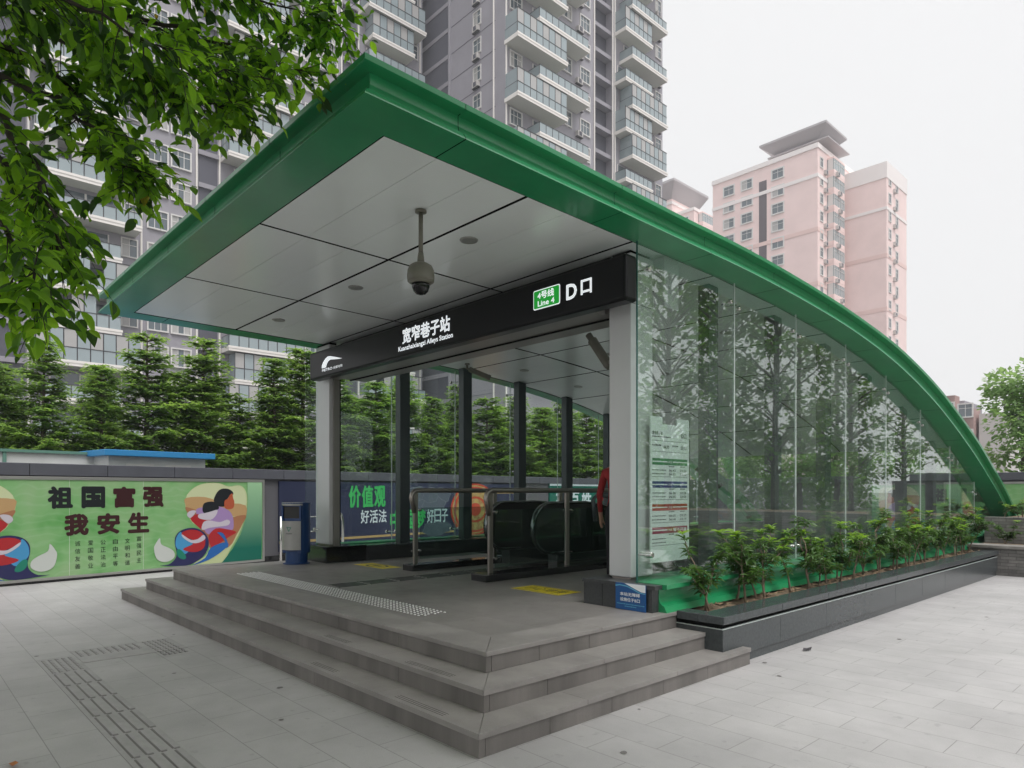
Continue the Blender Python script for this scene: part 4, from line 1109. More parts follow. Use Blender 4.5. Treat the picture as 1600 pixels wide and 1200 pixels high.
def mural(name, label, loc, rot, shift):
    """poster 6.2 m long; artwork coordinates are metres along the board and above the ground"""
    t = thing(name, label, 'mural', loc, 'green propaganda murals', rotz=rot)
    s0, s1 = 2 * SC - 4.68, 4.68
    S = lambda s: s + shift
    mb = MB(); mb.box(S(s0), S(s1), -.03, .03, .09, 1.76, 'mural_bg')
    for k in range(1, 5): mb.box(S(s0 + k * (s1 - s0) / 5) - .002, S(s0 + k * (s1 - s0) / 5) + .002, -.0305, -.03, .09, 1.76, 'frame_white')
    mb.build('panel', t, origin=(0, 0, 0))
    mb = MB()
    mb.box(S(s0 - .05), S(s1 + .05), -.045, .03, 1.76, 1.815, 'dull_steel2'); mb.box(S(s0 - .05), S(s1 + .05), -.045, .03, .045, .09, 'dull_steel2')
    mb.box(S(s0 - .05), S(s0), -.045, .03, .09, 1.76, 'dull_steel2'); mb.box(S(s1), S(s1 + .05), -.045, .03, .09, 1.76, 'dull_steel2'); mb.build('frame', t, origin=(0, 0, 0), bevel=.004)
    for sgn in (1, -1):
        mb = MB(); lvl = 0
        for k in ART:
            lvl += 1
            P = smooth_poly(ART[k]) if k not in ('teal',) else ART[k]
            P = [(s if sgn > 0 else 2 * SC - s, min(max(z, .092), 1.758)) for s, z in P]
            y = -.0312 - lvl * .0004
            pts = [(S(s), y, z) for s, z in P]
            if sgn > 0: pts = pts[::-1]
            # orient to face -y
            ar = sum(P[i][0] * P[(i + 1) % len(P)][1] - P[(i + 1) % len(P)][0] * P[i][1] for i in range(len(P)))
            pts = [(S(s), y, z) for s, z in (P if ar > 0 else P[::-1])]
            mb.poly(pts, INK[k])
        mb.build('artwork', t, origin=(0, 0, 0))
    U, V = (1, 0, 0), (0, 0, 1)
    def T(s, a, z, w, h, m, bold): 
        b = MB(); put_text(b, s, (S(a), -.034, z), U, V, w, h, m, bold); b.build('lettering', t, origin=(0, 0, 0))
    # headline characters one by one, evenly spaced
    for i, ch in enumerate('祖国富强'):
        T(ch, .66 + i * .517, 1.262, .385, .39, 'inkb' if i < 2 else 'maroon', .05)
    for i, ch in enumerate('我安生'):
        T(ch, .91 + i * .517, .785, .385, .385, 'maroon', .05)
    for c, w in enumerate(('诚信友善', '爱国敬业', '公正法治', '自由平等', '文明和谐', '富强民主')):
        for r_, ch in enumerate(w): T(ch, 1.075 + c * .205, .60 - r_ * .135 + (.03 if c == 5 else 0), .085, .09, 'inkb', .0)
    return t
M['dull_steel2'] = mat('mural_frame', (0.42, 0.41, 0.39), 0.35, metal=0.7)
mural('mural_board', 'framed green mural with black and maroon characters on the left wall', W(0), WROT, 0.0)
# the second copy on the back wall starts near the arch foot
BLEN = (BB - BA).length
mural('mural_board', 'framed green mural on the back wall, partly hidden behind the arch foot', (BA.x, BA.y, 0), BROT, 9.75 + 1.5)

def hoarding():
    t = thing('navy_hoarding', 'navy hoarding with green and white slogan on the wall behind the glass', 'hoarding', W(0), rotz=WROT)
    M['navy_bg'] = print_mat('hoarding_navy', (0.022, 0.027, 0.062), (0.03, 0.035, 0.075), (0.035, 0.042, 0.085), 1.0)
    M['slogan_green'] = mat('slogan_green', (0.05, 0.46, 0.12), .4); M['slogan_white'] = mat('slogan_white', (.62, .70, .74), .4)
    M['gold'] = mat('gold_stripe', (.42, .29, .12), .4); M['petal'] = mat('petal_grey', (.08, .10, .13), .5); M['petal_l'] = mat('petal_line', (.17, .19, .23), .5)
    M['med_red'] = mat('medallion_red', (.45, .05, .025), .4); M['med_gold'] = print_mat('medallion_gold', (.50, .33, .10), (.40, .30, .12), (.30, .10, .04), 6)
    mb = MB(); mb.box(5.1, 13.7, -.02, .03, .22, 1.79, 'navy_bg'); mb.build('panel', t, origin=(0, 0, 0))
    U, V = (1, 0, 0), (0, 0, 1)
    def T(s, a, b, z0, z1, m, bold=.03):
        o = MB(); n = len(s); w = (b - a) / n
        for i, ch in enumerate(s): put_text(o, ch, (a + i * w + .02 * w, -.026, z0), U, V, w * .94, z1 - z0, m, bold)
        o.build('lettering', t, origin=(0, 0, 0))
    T('价值观', 6.98, 8.17, 1.16, 1.71, 'slogan_green'); T('好活法', 7.35, 8.20, .765, 1.10, 'slogan_white', .015)
    T('中国梦', 8.30, 9.60, .55, 1.075, 'slogan_green'); T('好日子', 9.62, 10.46, .70, 1.075, 'slogan_white', .015)
    mb = MB(); mb.box(5.1, 10.7, -.024, -.02, .40, .455, 'gold'); mb.build('stripe', t, origin=(0, 0, 0))
    mb = MB()
    def disc(cx, cz, rx, rz, y, m, n=36, ph=0.0, wob=0.0, wn_=5):
        mb.poly([(cx + rx * (1 + wob * math.sin(wn_ * 2 * math.pi * k / n)) * math.cos(2 * math.pi * k / n), y, cz + rz * (1 + wob * math.sin(wn_ * 2 * math.pi * k / n)) * math.sin(2 * math.pi * k / n)) for k in range(n)], m)
    # grey peony drawn with nested petals
    for i, (cx, cz, r_) in enumerate(((9.7, 1.35, .42), (10.1, 1.45, .30), (9.3, 1.5, .26), (9.9, 1.2, .3), (9.75, 1.4, .2), (9.9, .52, .28), (10.3, .55, .2))):
        disc(cx, cz, r_ * 1.5, r_ * .75, -.0215 - i * .0006, 'petal_l', 40, 0, .08, 6); disc(cx, cz, r_ * 1.44, r_ * .70, -.0218 - i * .0006, 'petal', 40, 0, .08, 6)
    mb.build('flower', t, origin=(0, 0, 0))
    mb = MB(); cx, cz = 11.6, 1.03
    for i, (k, m) in enumerate(((1.0, 'med_red'), (.93, 'med_gold'), (.88, 'med_red'), (.80, 'med_gold'), (.5, 'med_red'), (.42, 'med_gold'), (.25, 'med_red'))): disc(cx, cz, 1.05 * k, .77 * k, -.028 - i * .0008, m)
    mb.build('medallion', t, origin=(0, 0, 0))
    mb = MB(); mb.box(12.3, 13.6, -.024, -.02, 1.50, 1.53, 'gold')
    for x in (12.75, 12.95, 13.2): mb.prism([(x - .22, 1.0), (x + .22, 1.0), (x + .02, 1.3 - (x - 12.9) ** 2)], 'y', -.024, -.02, 'petal_l')
    mb.build('stripe', t, origin=(0, 0, 0))
    t = thing('green_hoarding', 'dark green hoarding with white characters seen beyond the escalator', 'hoarding', W(0), rotz=WROT)
    M['hoard_green'] = mat('hoarding_green', (0.005, 0.12, 0.085), .4)
    mb = MB(); mb.box(15.4, 22.5, -.02, .03, .3, 1.83, 'hoard_green'); mb.build('panel', t, origin=(0, 0, 0))
    mb = MB(); mb.box(15.4, 22.5, -.03, -.02, 1.76, 1.83, 'slogan_white'); mb.build('stripe', t, origin=(0, 0, 0))
    mb = MB()
    for i, ch in enumerate('有百姓'): put_text(mb, ch, (15.75 + i * .82, -.026, .95), U, V, .66, .62, 'slogan_white', .03)
    mb.build('lettering', t, origin=(0, 0, 0))
    mb = MB(); mb.prism([(18.75 + .2 * math.cos(2 * math.pi * k / 20), 1.33 + .14 * math.sin(2 * math.pi * k / 20)) for k in range(20)], 'y', -.026, -.02, 'red'); put_text(mb, '!', (18.71, -.03, 1.25), U, V, .06, .16, 'slogan_white', .05); mb.build('seal_mark', t, origin=(0, 0, 0))
hoarding()

def ramp_rail():
    t = thing('ramp_railing', 'low steel tube railing along the wall behind the bin', 'railing', W(4.95), rotz=WROT)
    for x in (-.02, .16, 1.05):
        mb = MB(); mb.tube([(x, -.35, 0), (x, -.35, 1.02)], .028, 'steel', 10); mb.build('post', t, origin=(0, 0, 0), smooth=True)
    for z in (.99, .66, .33):
        mb = MB(); mb.tube([(-.02, -.35, z), (1.05, -.35, z)], .018, 'steel', 8); mb.build('rail', t, origin=(0, 0, 0), smooth=True)
ramp_rail()
def loop_rail():
    mb = MB(); x, y = -7.6, 4.2
    a, b = W(5.6, -1.2), W(5.92, -1.2)
    mb.tube([(a.x, a.y, 0), (a.x, a.y, .9), (a.x * .9 + b.x * .1, a.y * .9 + b.y * .1, 1.08), (a.x * .7 + b.x * .3, a.y * .7 + b.y * .3, 1.16), (a.x * .4 + b.x * .6, a.y * .4 + b.y * .6, 1.14), (a.x * .12 + b.x * .88, a.y * .12 + b.y * .88, 1.04), (b.x, b.y, .9), (b.x, b.y, 0)], .03, 'steel', 10)
    tag(mb.build('loop_barrier', smooth=True, origin=a), 'bent steel tube barrier standing before the navy hoarding', 'barrier')
loop_rail()

# huts beyond the wall
def hut():
    o = W(2.6, 2.6); t = thing('site_hut', 'white portable hut with a bright blue flat roof behind the wall', 'hut', o, rotz=WROT)
    mb = MB(); mb.box(.0, 2.15, 0, 1.8, 0, 2.34, 'hut_white'); mb.build('walls', t, origin=(0, 0, 0))
    mb = MB(); mb.box(-.15, 2.3, -.2, 2.0, 2.34, 2.47, 'hut_blue'); mb.build('roof', t, origin=(0, 0, 0), bevel=.01)
    for x in (.35, 1.2): 
        mb = MB(); mb.box(x, x + .6, -.01, .02, 1.5, 2.18, 'frame_white'); mb.box(x + .05, x + .55, -.015, .0, 1.55, 2.13, 'pane'); mb.build('window', t, origin=(0, 0, 0))
    o = W(-2.3, 3.4); t = thing('site_container', 'pale panel container with green posts left of the blue roofed hut', 'container', o, rotz=WROT)
    mb = MB(); mb.box(0, 5.0, 0, 2, 0, 2.38, 'hut_white'); mb.build('walls', t, origin=(0, 0, 0))
    mb = MB(); mb.box(-.05, 5.05, -.06, 2.05, 2.38, 2.44, 'hut_green')
    mb.build('roof', t, origin=(0, 0, 0))
    for x in (0, 1.6, 3.2, 4.95): 
        mb = MB(); mb.box(x, x + .06, -.04, .0, 0, 2.38, 'hut_green'); mb.build('post', t, origin=(0, 0, 0))
hut()

# ------------------------------------------------------------------ foliage
def leaf(mb, p, d, n, L, wd, m, fold=0.25, droop=0.15, big=False):
    """one pointed leaf: six faces either side of a midrib"""
    d = d.normalized(); s = d.cross(n)
    if s.length < 1e-3: s = d.cross(Vector((1, 0, 0)))
    s.normalize(); n = s.cross(d).normalized()
    P = lambda t, w, h: p + d * (L * t) + s * (L * w) + n * (L * h)
    dr = droop
    if big:
        st = ((.12, .62), (.34, 1.0), (.58, .92), (.80, .52)); fw = fold * wd
        v = [P(0, 0, 0)] + [P(t, wd * k, fw * k - dr * t * t) for t, k in st] + [P(1, 0, -dr)] + [P(t, -wd * k, fw * k - dr * t * t) for t, k in st[::-1]] + [P(t, 0, -dr * t * t) for t, k in st]
        mb.faces(v, [(0, 10, 1), (1, 10, 11, 2), (2, 11, 12, 3), (3, 12, 13, 4), (4, 13, 5), (0, 9, 10), (10, 9, 8, 11), (11, 8, 7, 12), (12, 7, 6, 13), (13, 6, 5)], m)
        return
    v = [P(0, 0, 0), P(.28, wd * .8, fold * wd - dr * .05), P(.62, wd * .85, fold * wd - dr * .3), P(1, 0, -dr), P(.62, -wd * .85, fold * wd - dr * .3), P(.28, -wd * .8, fold * wd - dr * .05), P(.3, 0, -dr * .06), P(.64, 0, -dr * .35)]
    mb.faces(v, [(0, 6, 1), (0, 5, 6), (1, 6, 7, 2), (6, 5, 4, 7), (2, 7, 3), (7, 4, 3)], m)
def rv(a=1.0): return Vector((rng.gauss(0, a), rng.gauss(0, a), rng.gauss(0, a)))

# overhanging street tree: trunk stands left of the picture, boughs reach in over the steps
FW, RT = Vector((-0.7325, 0.681, 0)), Vector((0.681, 0.7325, 0))
def near(r, u, d): return CAM + FW * d + RT * (r * d) + Vector((0, 0, u * d))
def street_tree():
    base = near(-1.35, 0, 3.4); base.z = 0
    t = thing('street_tree', 'leafy tree whose boughs hang over the upper left', 'tree', base)
    trunk_top = base + Vector((0.1, .1, 6.5))
    mb = MB(); mb.tube([base, base + Vector((.05, 0, 1.5)), base + Vector((.02, .06, 3.2)), trunk_top], [.17, .14, .12, .05], 'bark', 14); mb.build('trunk', t, smooth=True)
    def at_h(h): return base + Vector((.03, .04, h))
    P = lambda px, py, d: near((px - 800) / 1060, (768 - py) / 1060, d)
    boughs = [
        [at_h(2.9), P(-160, 60, 3.1), P(0, 170, 3.0), P(65, 280, 2.95), P(85, 345, 2.95), P(90, 400, 3.0)],
        [at_h(3.2), P(-150, -40, 3.2), P(20, -10, 3.3), P(120, 35, 3.5), P(230, 110, 3.7), P(330, 110, 3.9), P(425, 125, 4.1)],
        [at_h(3.7), P(-50, -160, 3.6), P(160, -80, 3.9), P(330, -20, 4.2), P(470, 20, 4.5), P(530, 40, 4.6)],
        [at_h(2.5), P(-150, 230, 3.0), P(-20, 330, 2.7), P(50, 420, 2.6), P(70, 470, 2.6)],
        [at_h(3.0), P(-100, 20, 3.6), P(80, 110, 3.9), P(160, 190, 4.0), P(215, 255, 4.1)],
        [at_h(3.4), P(-80, -80, 4.4), P(150, 10, 4.8), P(300, 70, 5.0), P(410, 120, 5.2)],
        [at_h(2.7), P(-160, 130, 3.8), P(-20, 230, 4.0), P(60, 310, 4.1), P(110, 365, 4.2)],
        [at_h(4.2), P(-50, -300, 4.0), P(200, -200, 4.6), P(420, -90, 5.2), P(500, -30, 5.4)],
        [at_h(3.3), P(-100, -60, 2.8), P(60, -20, 2.9), P(180, 40, 3.0), P(280, 90, 3.1)],
        [at_h(3.0), P(-120, 60, 3.7), P(90, 160, 3.6), P(175, 230, 3.5), P(215, 275, 3.5)],
        [at_h(2.8), P(-120, 160, 3.4), P(10, 250, 3.3), P(60, 320, 3.3), P(90, 360, 3.3)],
        [at_h(3.3), P(-60, -20, 4.0), P(200, 110, 3.9), P(300, 165, 3.9), P(370, 165, 3.9)],
        [at_h(3.5), P(-40, -60, 4.4), P(260, 40, 4.3), P(390, 80, 4.3), P(465, 110, 4.3)],
    ]
    sparse = (0, 3, 6, 8, 10)
    bm_, cr = MB(), [MB(), MB()]
    nleaf = 0
    for bi, B in enumerate(boughs):
        pts = []
        for i in range(len(B) - 1):
            for k in range(5): pts.append(B[i].lerp(B[i + 1], k / 5) + rv(.012))
        pts.append(B[-1]); n = len(pts)
        bm_.tube(pts, [max(.004, .03 * (1 - i / n) ** 1.3) for i in range(n)], 'bark_dark', 7)
        start = int(n * .30)
        for i in range(start, n):
            for q in range(2 if bi in sparse else 4 if bi not in (2, 5, 7) else 5):
                # a twig of leaves
                d = (pts[min(i + 1, n - 1)] - pts[i - 1]).normalized()
                tw = (d * rng.uniform(.2, .9) + rv(.55) + Vector((0, 0, -.15))).normalized(); Lt = rng.uniform(.14, .34)
                p0 = pts[i]; seg = 5; tp = [p0]
                for k in range(seg):
                    tw = (tw + rv(.12) + Vector((0, 0, -.10))).normalized(); tp.append(tp[-1] + tw * (Lt / seg))
                bm_.tube(tp, [.0035 - .0005 * k for k in range(seg + 1)], 'bark_dark', 4, caps=False)
                for k in range(1, seg + 1):
                    for sd in (-1, 1):
                        if rng.random() < .12: continue
                        tdir = (tp[k] - tp[k - 1]).normalized(); side = tdir.cross(Vector((0, 0, 1)))
                        if side.length < .05: side = Vector((1, 0, 0))
                        side.normalize()
                        ld = (tdir * .55 + side * sd * rng.uniform(.5, 1.0) + Vector((0, 0, rng.uniform(-.55, .15))) + rv(.2)).normalized()
                        nn = (Vector((0, 0, 1)) + rv(.38)).normalized()
                        L = rng.choice((.045, .06, .07, .08, .09, .105)) * rng.uniform(.85, 1.1)
                        x = rng.random()
                        leaf(cr[0], tp[k], ld, nn, L, rng.uniform(.22, .29), 'leaf_y' if x < .006 else 'leaf_b' if x < .44 else 'leaf_d' if x > .80 else 'leaf_a', rng.uniform(.1, .5), rng.uniform(.05, .35), True); nleaf += 1
    # unseen crown clumps added high up, stretched towards +X to shade the pavement
    for k in range(470):
        a = rng.uniform(0, 6.28); rr = math.sqrt(rng.random()); c = base + Vector((3.2, -.8, 0)) + Vector((math.cos(a) * rr * 7.2, math.sin(a) * rr * 5.0, 0)); c.z = rng.uniform(6.2, 9.0) - rr * 1.2
        q = c - CAM; dd = q.dot(FW)
        if dd > .3 and c.z < CAM.z + .78 * dd + .9: continue
        bm_.tube([base + Vector((0, 0, min(6.2, c.z - .8))), (base + Vector((0, 0, 6))).lerp(c, .5) + Vector((0, 0, .3)), c], [.03, .02, .006], 'bark_dark', 5, caps=False)
        for j in range(46):
            d = rv().normalized(); p = c + d * rng.uniform(.1, .75); leaf(cr[0], p, (d + Vector((0, 0, -.4))), (Vector((0, 0, 1)) + rv(.4)), rng.uniform(.17, .27), .34, 'leaf_b' if rng.random() < .4 else 'leaf_a', .2, .2)
    bm_.build('boughs', t, smooth=True); cr[0].build('crown', t)
    return nleaf
print('leaves', street_tree())

# conical feathery trees behind the wall
def redwood_mesh(seed, H, Rm):
    r_ = random.Random(seed); cr = MB(); tk = MB()
    tk.tube([(0, 0, 0), (.03, .02, H * .5), (0, 0, H * .97)], [.11, .07, .012], 'bark', 8)
    levels = int(H / .15)
    for li in range(levels):
        h = .7 + (H - .8) * (li / levels) ** 0.97
        frac = (h - .5) / (H - .5)
        rad = Rm * (1 - frac) ** 0.75 * r_.uniform(.6, 1.15) + .12
        nb = r_.randint(6, 8)
        for b in range(nb if r_.random() > .12 else 2):
            a = r_.uniform(0, 2 * math.pi); rr = rad * r_.uniform(.6, 1.12)
            rise = r_.uniform(.1, .42); tip = Vector((math.cos(a) * rr, math.sin(a) * rr, h + rr * rise))
            base = Vector((0, 0, h))
            tk.tube([base, base.lerp(tip, .55) + Vector((0, 0, .03)), tip], [.016, .009, .003], 'bark', 4, caps=False)
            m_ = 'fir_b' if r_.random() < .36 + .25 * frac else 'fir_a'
            ns = max(4, int(rr / .07))
            for k in range(ns):
                t_ = .22 + .78 * (k + r_.random()) / ns
                p = base.lerp(tip, t_) + Vector((0, 0, .03 * math.sin(t_ * 3)))
                d = (tip - base).normalized(); s = d.cross(Vector((0, 0, 1))).normalized()
                for sd in (-1, 1):
                    # a drooping spray: a chain of three narrow fronds
                    q = p.copy(); dd = (d * r_.uniform(.3, .9) + s * sd * r_.uniform(.6, 1) + Vector((0, 0, r_.uniform(-.25, .2)))).normalized()
                    Lf = r_.uniform(.12, .22) * (1.1 - .4 * t_)
                    for g in range(3):
                        w = Lf * r_.uniform(.24, .36); sd2 = dd.cross(Vector((r_.gauss(0, .3), r_.gauss(0, .3), 1))).normalized()
                        e = q + dd * Lf
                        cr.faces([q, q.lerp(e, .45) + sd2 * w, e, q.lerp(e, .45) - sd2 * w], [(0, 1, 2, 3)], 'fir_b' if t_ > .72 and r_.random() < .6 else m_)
                        if g == 0:
                            for s3 in (-1, 1):
                                dq = (dd + sd2 * s3 * .9).normalized(); e2 = q + dq * Lf * .8; s4 = dq.cross(Vector((0, 0, 1))).normalized() * w * .8
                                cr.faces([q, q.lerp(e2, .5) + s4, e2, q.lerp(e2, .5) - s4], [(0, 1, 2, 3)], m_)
                        q = e; dd = (dd + Vector((0, 0, -.22))).normalized(); Lf *= .85
    return cr, tk
def redwoods():
    protos = []
    for i, (seed, H, Rm) in enumerate(((3, 6.2, 1.75), (11, 5.9, 1.55), (23, 5.5, 1.8))):
        t = thing('conifer_tree', 'feathery conical green tree', 'tree', (0, 0, 0), 'conical trees in rows behind the boundary wall')
        cr, tk = redwood_mesh(seed, H, Rm)
        tk.build('trunk', t, origin=(0, 0, 0)); cr.build('crown', t, origin=(0, 0, 0)); protos.append(t)
    pos = []
    fr = [(-.5, 4.9), (.5, 5.5), (1.75, 5.0), (2.95, 6.15), (3.75, 5.2), (4.55, 6.3), (5.6, 4.6), (6.55, 5.9), (7.5, 6.3), (8.8, 5.6), (10.2, 5.5), (11.6, 5.9), (13.0, 5.3), (14.3, 5.9), (15.7, 5.5), (17.1, 5.7), (18.6, 5.3), (20.2, 5.8), (21.8, 5.4), (23.4, 5.9)]
    for y, h in fr: pos.append((-18 + rng.uniform(-.3, .3), y, h, 'front'))
    for k in range(11): pos.append((-21.2 + rng.uniform(-.4, .4), -2.5 + k * 2.7 + rng.uniform(-.5, .5), rng.uniform(5.2, 6.0), 'rear'))
    cnt = dict(front=0, rear=0); used = set()
    for i, (x, y, h, row) in enumerate(pos):
        k = rng.randrange(3); src = protos[k]; H = (6.2, 5.9, 5.5)[k]
        o = src if k not in used else dup(src, (0, 0, 0)); used.add(k)
        s = h / H; o.location = (x, y, 0); o.rotation_euler = (0, 0, rng.uniform(0, 6.28)); o.scale = (s * rng.uniform(.9, 1.15),) * 2 + (s,)
        o['label'] = f"feathery conical tree, {ORD[cnt[row]]} from the left in the {row} row behind the wall"; cnt[row] += 1
redwoods()
mb = MB(); mb.box(-24, -16.4, -12, 27, -.02, .35, 'lawn'); tag(mb.build('garden_ground'), kind='structure')

# broadleaf trees: one seen past the arch, others standing on the far side of the plaza
def broadleaf(seed, H, Rm, n, lf=('far_leaf_a', 'far_leaf_b'), size=.22, trunk_h=.35, open_=False):
    r_ = random.Random(seed); cr = MB(); tk = MB(); th = H * trunk_h
    tk.tube([(0, 0, 0), (.05, .03, th), (.0, .1, H * .7), (.05, .05, H * .95)], [.16, .13, .07, .02], 'bark', 10)
    clumps = []
    for i in range(75 if open_ else 32):
        h = th * .8 + (H - th * .8) * r_.random(); a = r_.uniform(0, 6.28); k = 1 - abs((h - th) / (H - th) - .35) * .9
        rr = Rm * max(.15, k) * r_.uniform(.35, 1); c = Vector((math.cos(a) * rr, math.sin(a) * rr, h))
        b0 = Vector((0.03, .05, max(th * .8, h - rr * .8)))
        tk.tube([b0, b0.lerp(c, .5) + Vector((0, 0, .12)), c], [.045, .025, .008], 'bark', 5, caps=False)
        clumps.append((c, r_.uniform(.35, .75) if open_ else Rm * r_.uniform(.25, .42)))
    per = n // len(clumps)
    for c, rad in clumps:
        m_ = lf[1] if r_.random() < .45 else lf[0]
        for k in range(per):
            d = Vector((r_.gauss(0, 1), r_.gauss(0, 1), r_.gauss(0, .7))); d.normalize()
            p = c + d * rad * r_.random() ** .45
            dd = (d + Vector((r_.gauss(0, .6), r_.gauss(0, .6), -.3))).normalized(); nn = Vector((r_.gauss(0, .5), r_.gauss(0, .5), 1)).normalized()
            s = dd.cross(nn).normalized(); L = size * r_.uniform(.6, 1.2); e = p + dd * L; w = L * .38
            cr.faces([p, p.lerp(e, .45) + s * w, e, p.lerp(e, .45) - s * w], [(0, 1, 2, 3)], m_)
    return cr, tk
def tree_thing(label, loc, mesh, group=None):
    t = thing('broadleaf_tree', label, 'tree', loc, group); cr, tk = mesh
    tk.build('trunk', t, origin=(0, 0, 0), smooth=True); cr.build('crown', t, origin=(0, 0, 0)); return t
tree_thing('tall loose green tree rising behind the back wall at the right edge', (-3.6, 34.5, 0), broadleaf(5, 6.5, 2.5, 7500, size=.24, trunk_h=.25))
bush = tree_thing('lower bushy tree behind the back wall beside the arch foot', (-6.2, 31.5, 0), broadleaf(8, 4.4, 2.1, 6000, size=.22, trunk_h=.15))
tree_thing('dense bushy tree behind the back wall, right of the tall loose tree', (-1.0, 30.0, 0), broadleaf(9, 4.8, 2.4, 6000, size=.22, trunk_h=.15))
for i, (x, y, sc_) in enumerate(((-9.5, 29.0, 1.0), (-12.2, 28.0, .9), (-7.6, 27.5, .85), (-14.6, 29.5, 1.1))):
    dup(bush, (x, y, 0), i * 1.3, f'bushy tree behind the back wall, {ORD[i]} of those seen through the far glass', (sc_, sc_, sc_ * 1.1))
gp = 'plane trees on the lawn mirrored in the glass wall'
pa = tree_thing('tall plane tree on the lawn, mirrored nearest the timetable', (10.0, 19.2, 0), broadleaf(31, 14.5, 2.9, 3000, ('fir_a', 'leaf_a'), .27, .2, open_=True), gp)
pb = tree_thing('tall plane tree on the lawn, second in the mirrored row', (9.0, 21.2, 0), broadleaf(37, 15, 2.8, 3000, ('fir_a', 'leaf_a'), .27, .2, open_=True), gp)
for i, (x, y, s) in enumerate(((7.6, 22.8, .95), (9.6, 29.5, 1.0), (8.0, 31.5, .9), (11.5, 38.5, 1.1), (9.0, 42, 1.0), (14, 25, 1.1), (15.5, 33, 1.1))):
    dup((pa, pb)[i % 2], (x, y, 0), rng.uniform(0, 6), f'tall plane tree on the lawn, {ORD[i + 2]} in the mirrored row', (s, s, s))
def hedge():
    mb = MB(); r_ = random.Random(4)
    for k in range(13000):
        y = r_.uniform(8, 66); x = 19.5 + r_.uniform(-1, 1); z = 3.9 * r_.random() ** .8 * (1 + .25 * math.sin(y * .9) + .15 * math.sin(y * 2.3))
        p = Vector((x, y, z)); d = Vector((r_.gauss(0, 1), r_.gauss(0, 1), r_.gauss(0, 1))).normalized(); e = p + d * .42; s = d.cross(Vector((0, 0, 1.01))).normalized() * .15
        mb.faces([p, p.lerp(e, .5) + s, e, p.lerp(e, .5) - s], [(0, 1, 2, 3)], 'leaf_a')
    tag(mb.build('hedge', origin=(19.5, 33, 0)), 'tall uneven green hedge along the far side of the lawn', 'hedge')
hedge()

# shrubs in the planter
def shrub_mesh(seed, H):
    r_ = random.Random(seed); st = MB(); lv = MB()
    tips = []
    nst = r_.randint(1, 3)
    for s in range(nst):
        b = Vector((r_.uniform(-.05, .05), r_.uniform(-.08, .08), 0)); p = b.copy(); d = Vector((r_.uniform(-.12, .22), r_.uniform(-.25, .25), 1)).normalized()
        pts = [p.copy()]
        for k in range(6):
            d = (d + Vector((r_.gauss(0, .10), r_.gauss(0, .12), .1))).normalized(); p = p + d * (H * .62 / 6); pts.append(p.copy())
        st.tube(pts, [.013 - .0013 * k for k in range(7)], 'stem', 7)
        for f in range(r_.randint(4, 7)):
            k = r_.choice((2, 3, 3, 4, 4, 5, 6)); q = pts[k].copy(); dd = Vector((r_.gauss(0, .7), r_.gauss(0, .7), r_.uniform(.3, .9))).normalized(); bp = [q.copy()]
            Lb = H * r_.uniform(.16, .42)
            for g in range(4): dd = (dd + Vector((r_.gauss(0, .1), r_.gauss(0, .1), .14))).normalized(); q = q + dd * Lb / 4; bp.append(q.copy())
            st.tube(bp, [.007, .006, .005, .004, .003], 'stem', 5, caps=False); tips.append((q.copy(), dd)); tips.append((bp[2], dd))
    for (p, d) in tips:
        young = r_.random() < .6 and p.z > H * .6
        for w in range(2):
            nl = r_.randint(9, 13)
            for k in range(nl):
                a = 6.283 * k / nl + r_.uniform(-.3, .3); out = Vector((math.cos(a), math.sin(a), r_.uniform(-.25, .65) + (.35 if young else 0)))
                q = p - d * (.045 * w) + Vector((0, 0, r_.uniform(-.02, .02)))
                leaf(lv, q, out.normalized(), Vector((r_.gauss(0, .2), r_.gauss(0, .2), 1)), r_.uniform(.06, .125), r_.uniform(.14, .19), 'shrub_b' if young and w == 0 else 'shrub_a', .5, r_.uniform(.15, .5))
    return st, lv
def shrubs():
    protos = []
    for i in range(5):
        H = .84 + .07 * (i % 3)
        t = thing('planter_shrub', 'glossy shrub', 'shrub', (0, 0, 0), 'glossy shrubs along the granite planter')
        st, lv = shrub_mesh(40 + i, H); st.build('stem', t, origin=(0, 0, 0), smooth=True); lv.build('foliage', t, origin=(0, 0, 0)); protos.append(t)
    ys = [3.28, 3.92, 4.25, 4.78, 5.35, 5.75, 6.25, 6.75, 7.2, 7.7, 8.2, 8.7, 9.2, 9.7, 10.2, 10.7, 11.2, 11.7, 12.2]
    used = set()
    for i, y in enumerate(ys):
        k = (0, 1, 2, 3, 4, 1, 0, 3, 2, 4, 0, 1, 3, 2, 4, 0, 3, 1, 2)[i]
        o = protos[k] if k not in used else dup(protos[k], (0, 0, 0)); used.add(k)
        s = rng.uniform(.82, 1.08)
        o.location = (-.44 + rng.uniform(-.03, .05), y + rng.uniform(-.06, .06), .415); o.rotation_euler = (0, 0, rng.uniform(0, 6.28)); o.scale = (s, s, s * rng.uniform(.92, 1.06))
        o['label'] = f'glossy green shrub, {ORD[i]} from the near end of the granite planter'
    for i, (x, y, z) in enumerate(((-.1, 13.3, .5), (.6, 13.4, .5), (1.4, 13.3, .5), (-.3, 14.4, .97), (.4, 14.3, .97), (1.1, 14.5, .97), (1.9, 14.4, .97), (-.2, 15.3, .97), (.7, 15.5, .97))):
        o = dup(protos[i % 5], (x, y, z), rng.uniform(0, 6)); s = rng.uniform(.8, 1.05) * (.62 if i > 2 else .75); o.scale = (s * 1.5, s * 1.5, s)
        o['group'] = 'low bushes in the grey brick bed'; o['label'] = f'low green bush in the brick bed, {ORD[i % 3] if i < 3 else ORD[i - 3]} of the {"lower" if i < 3 else "upper"} tier from the left'
shrubs()

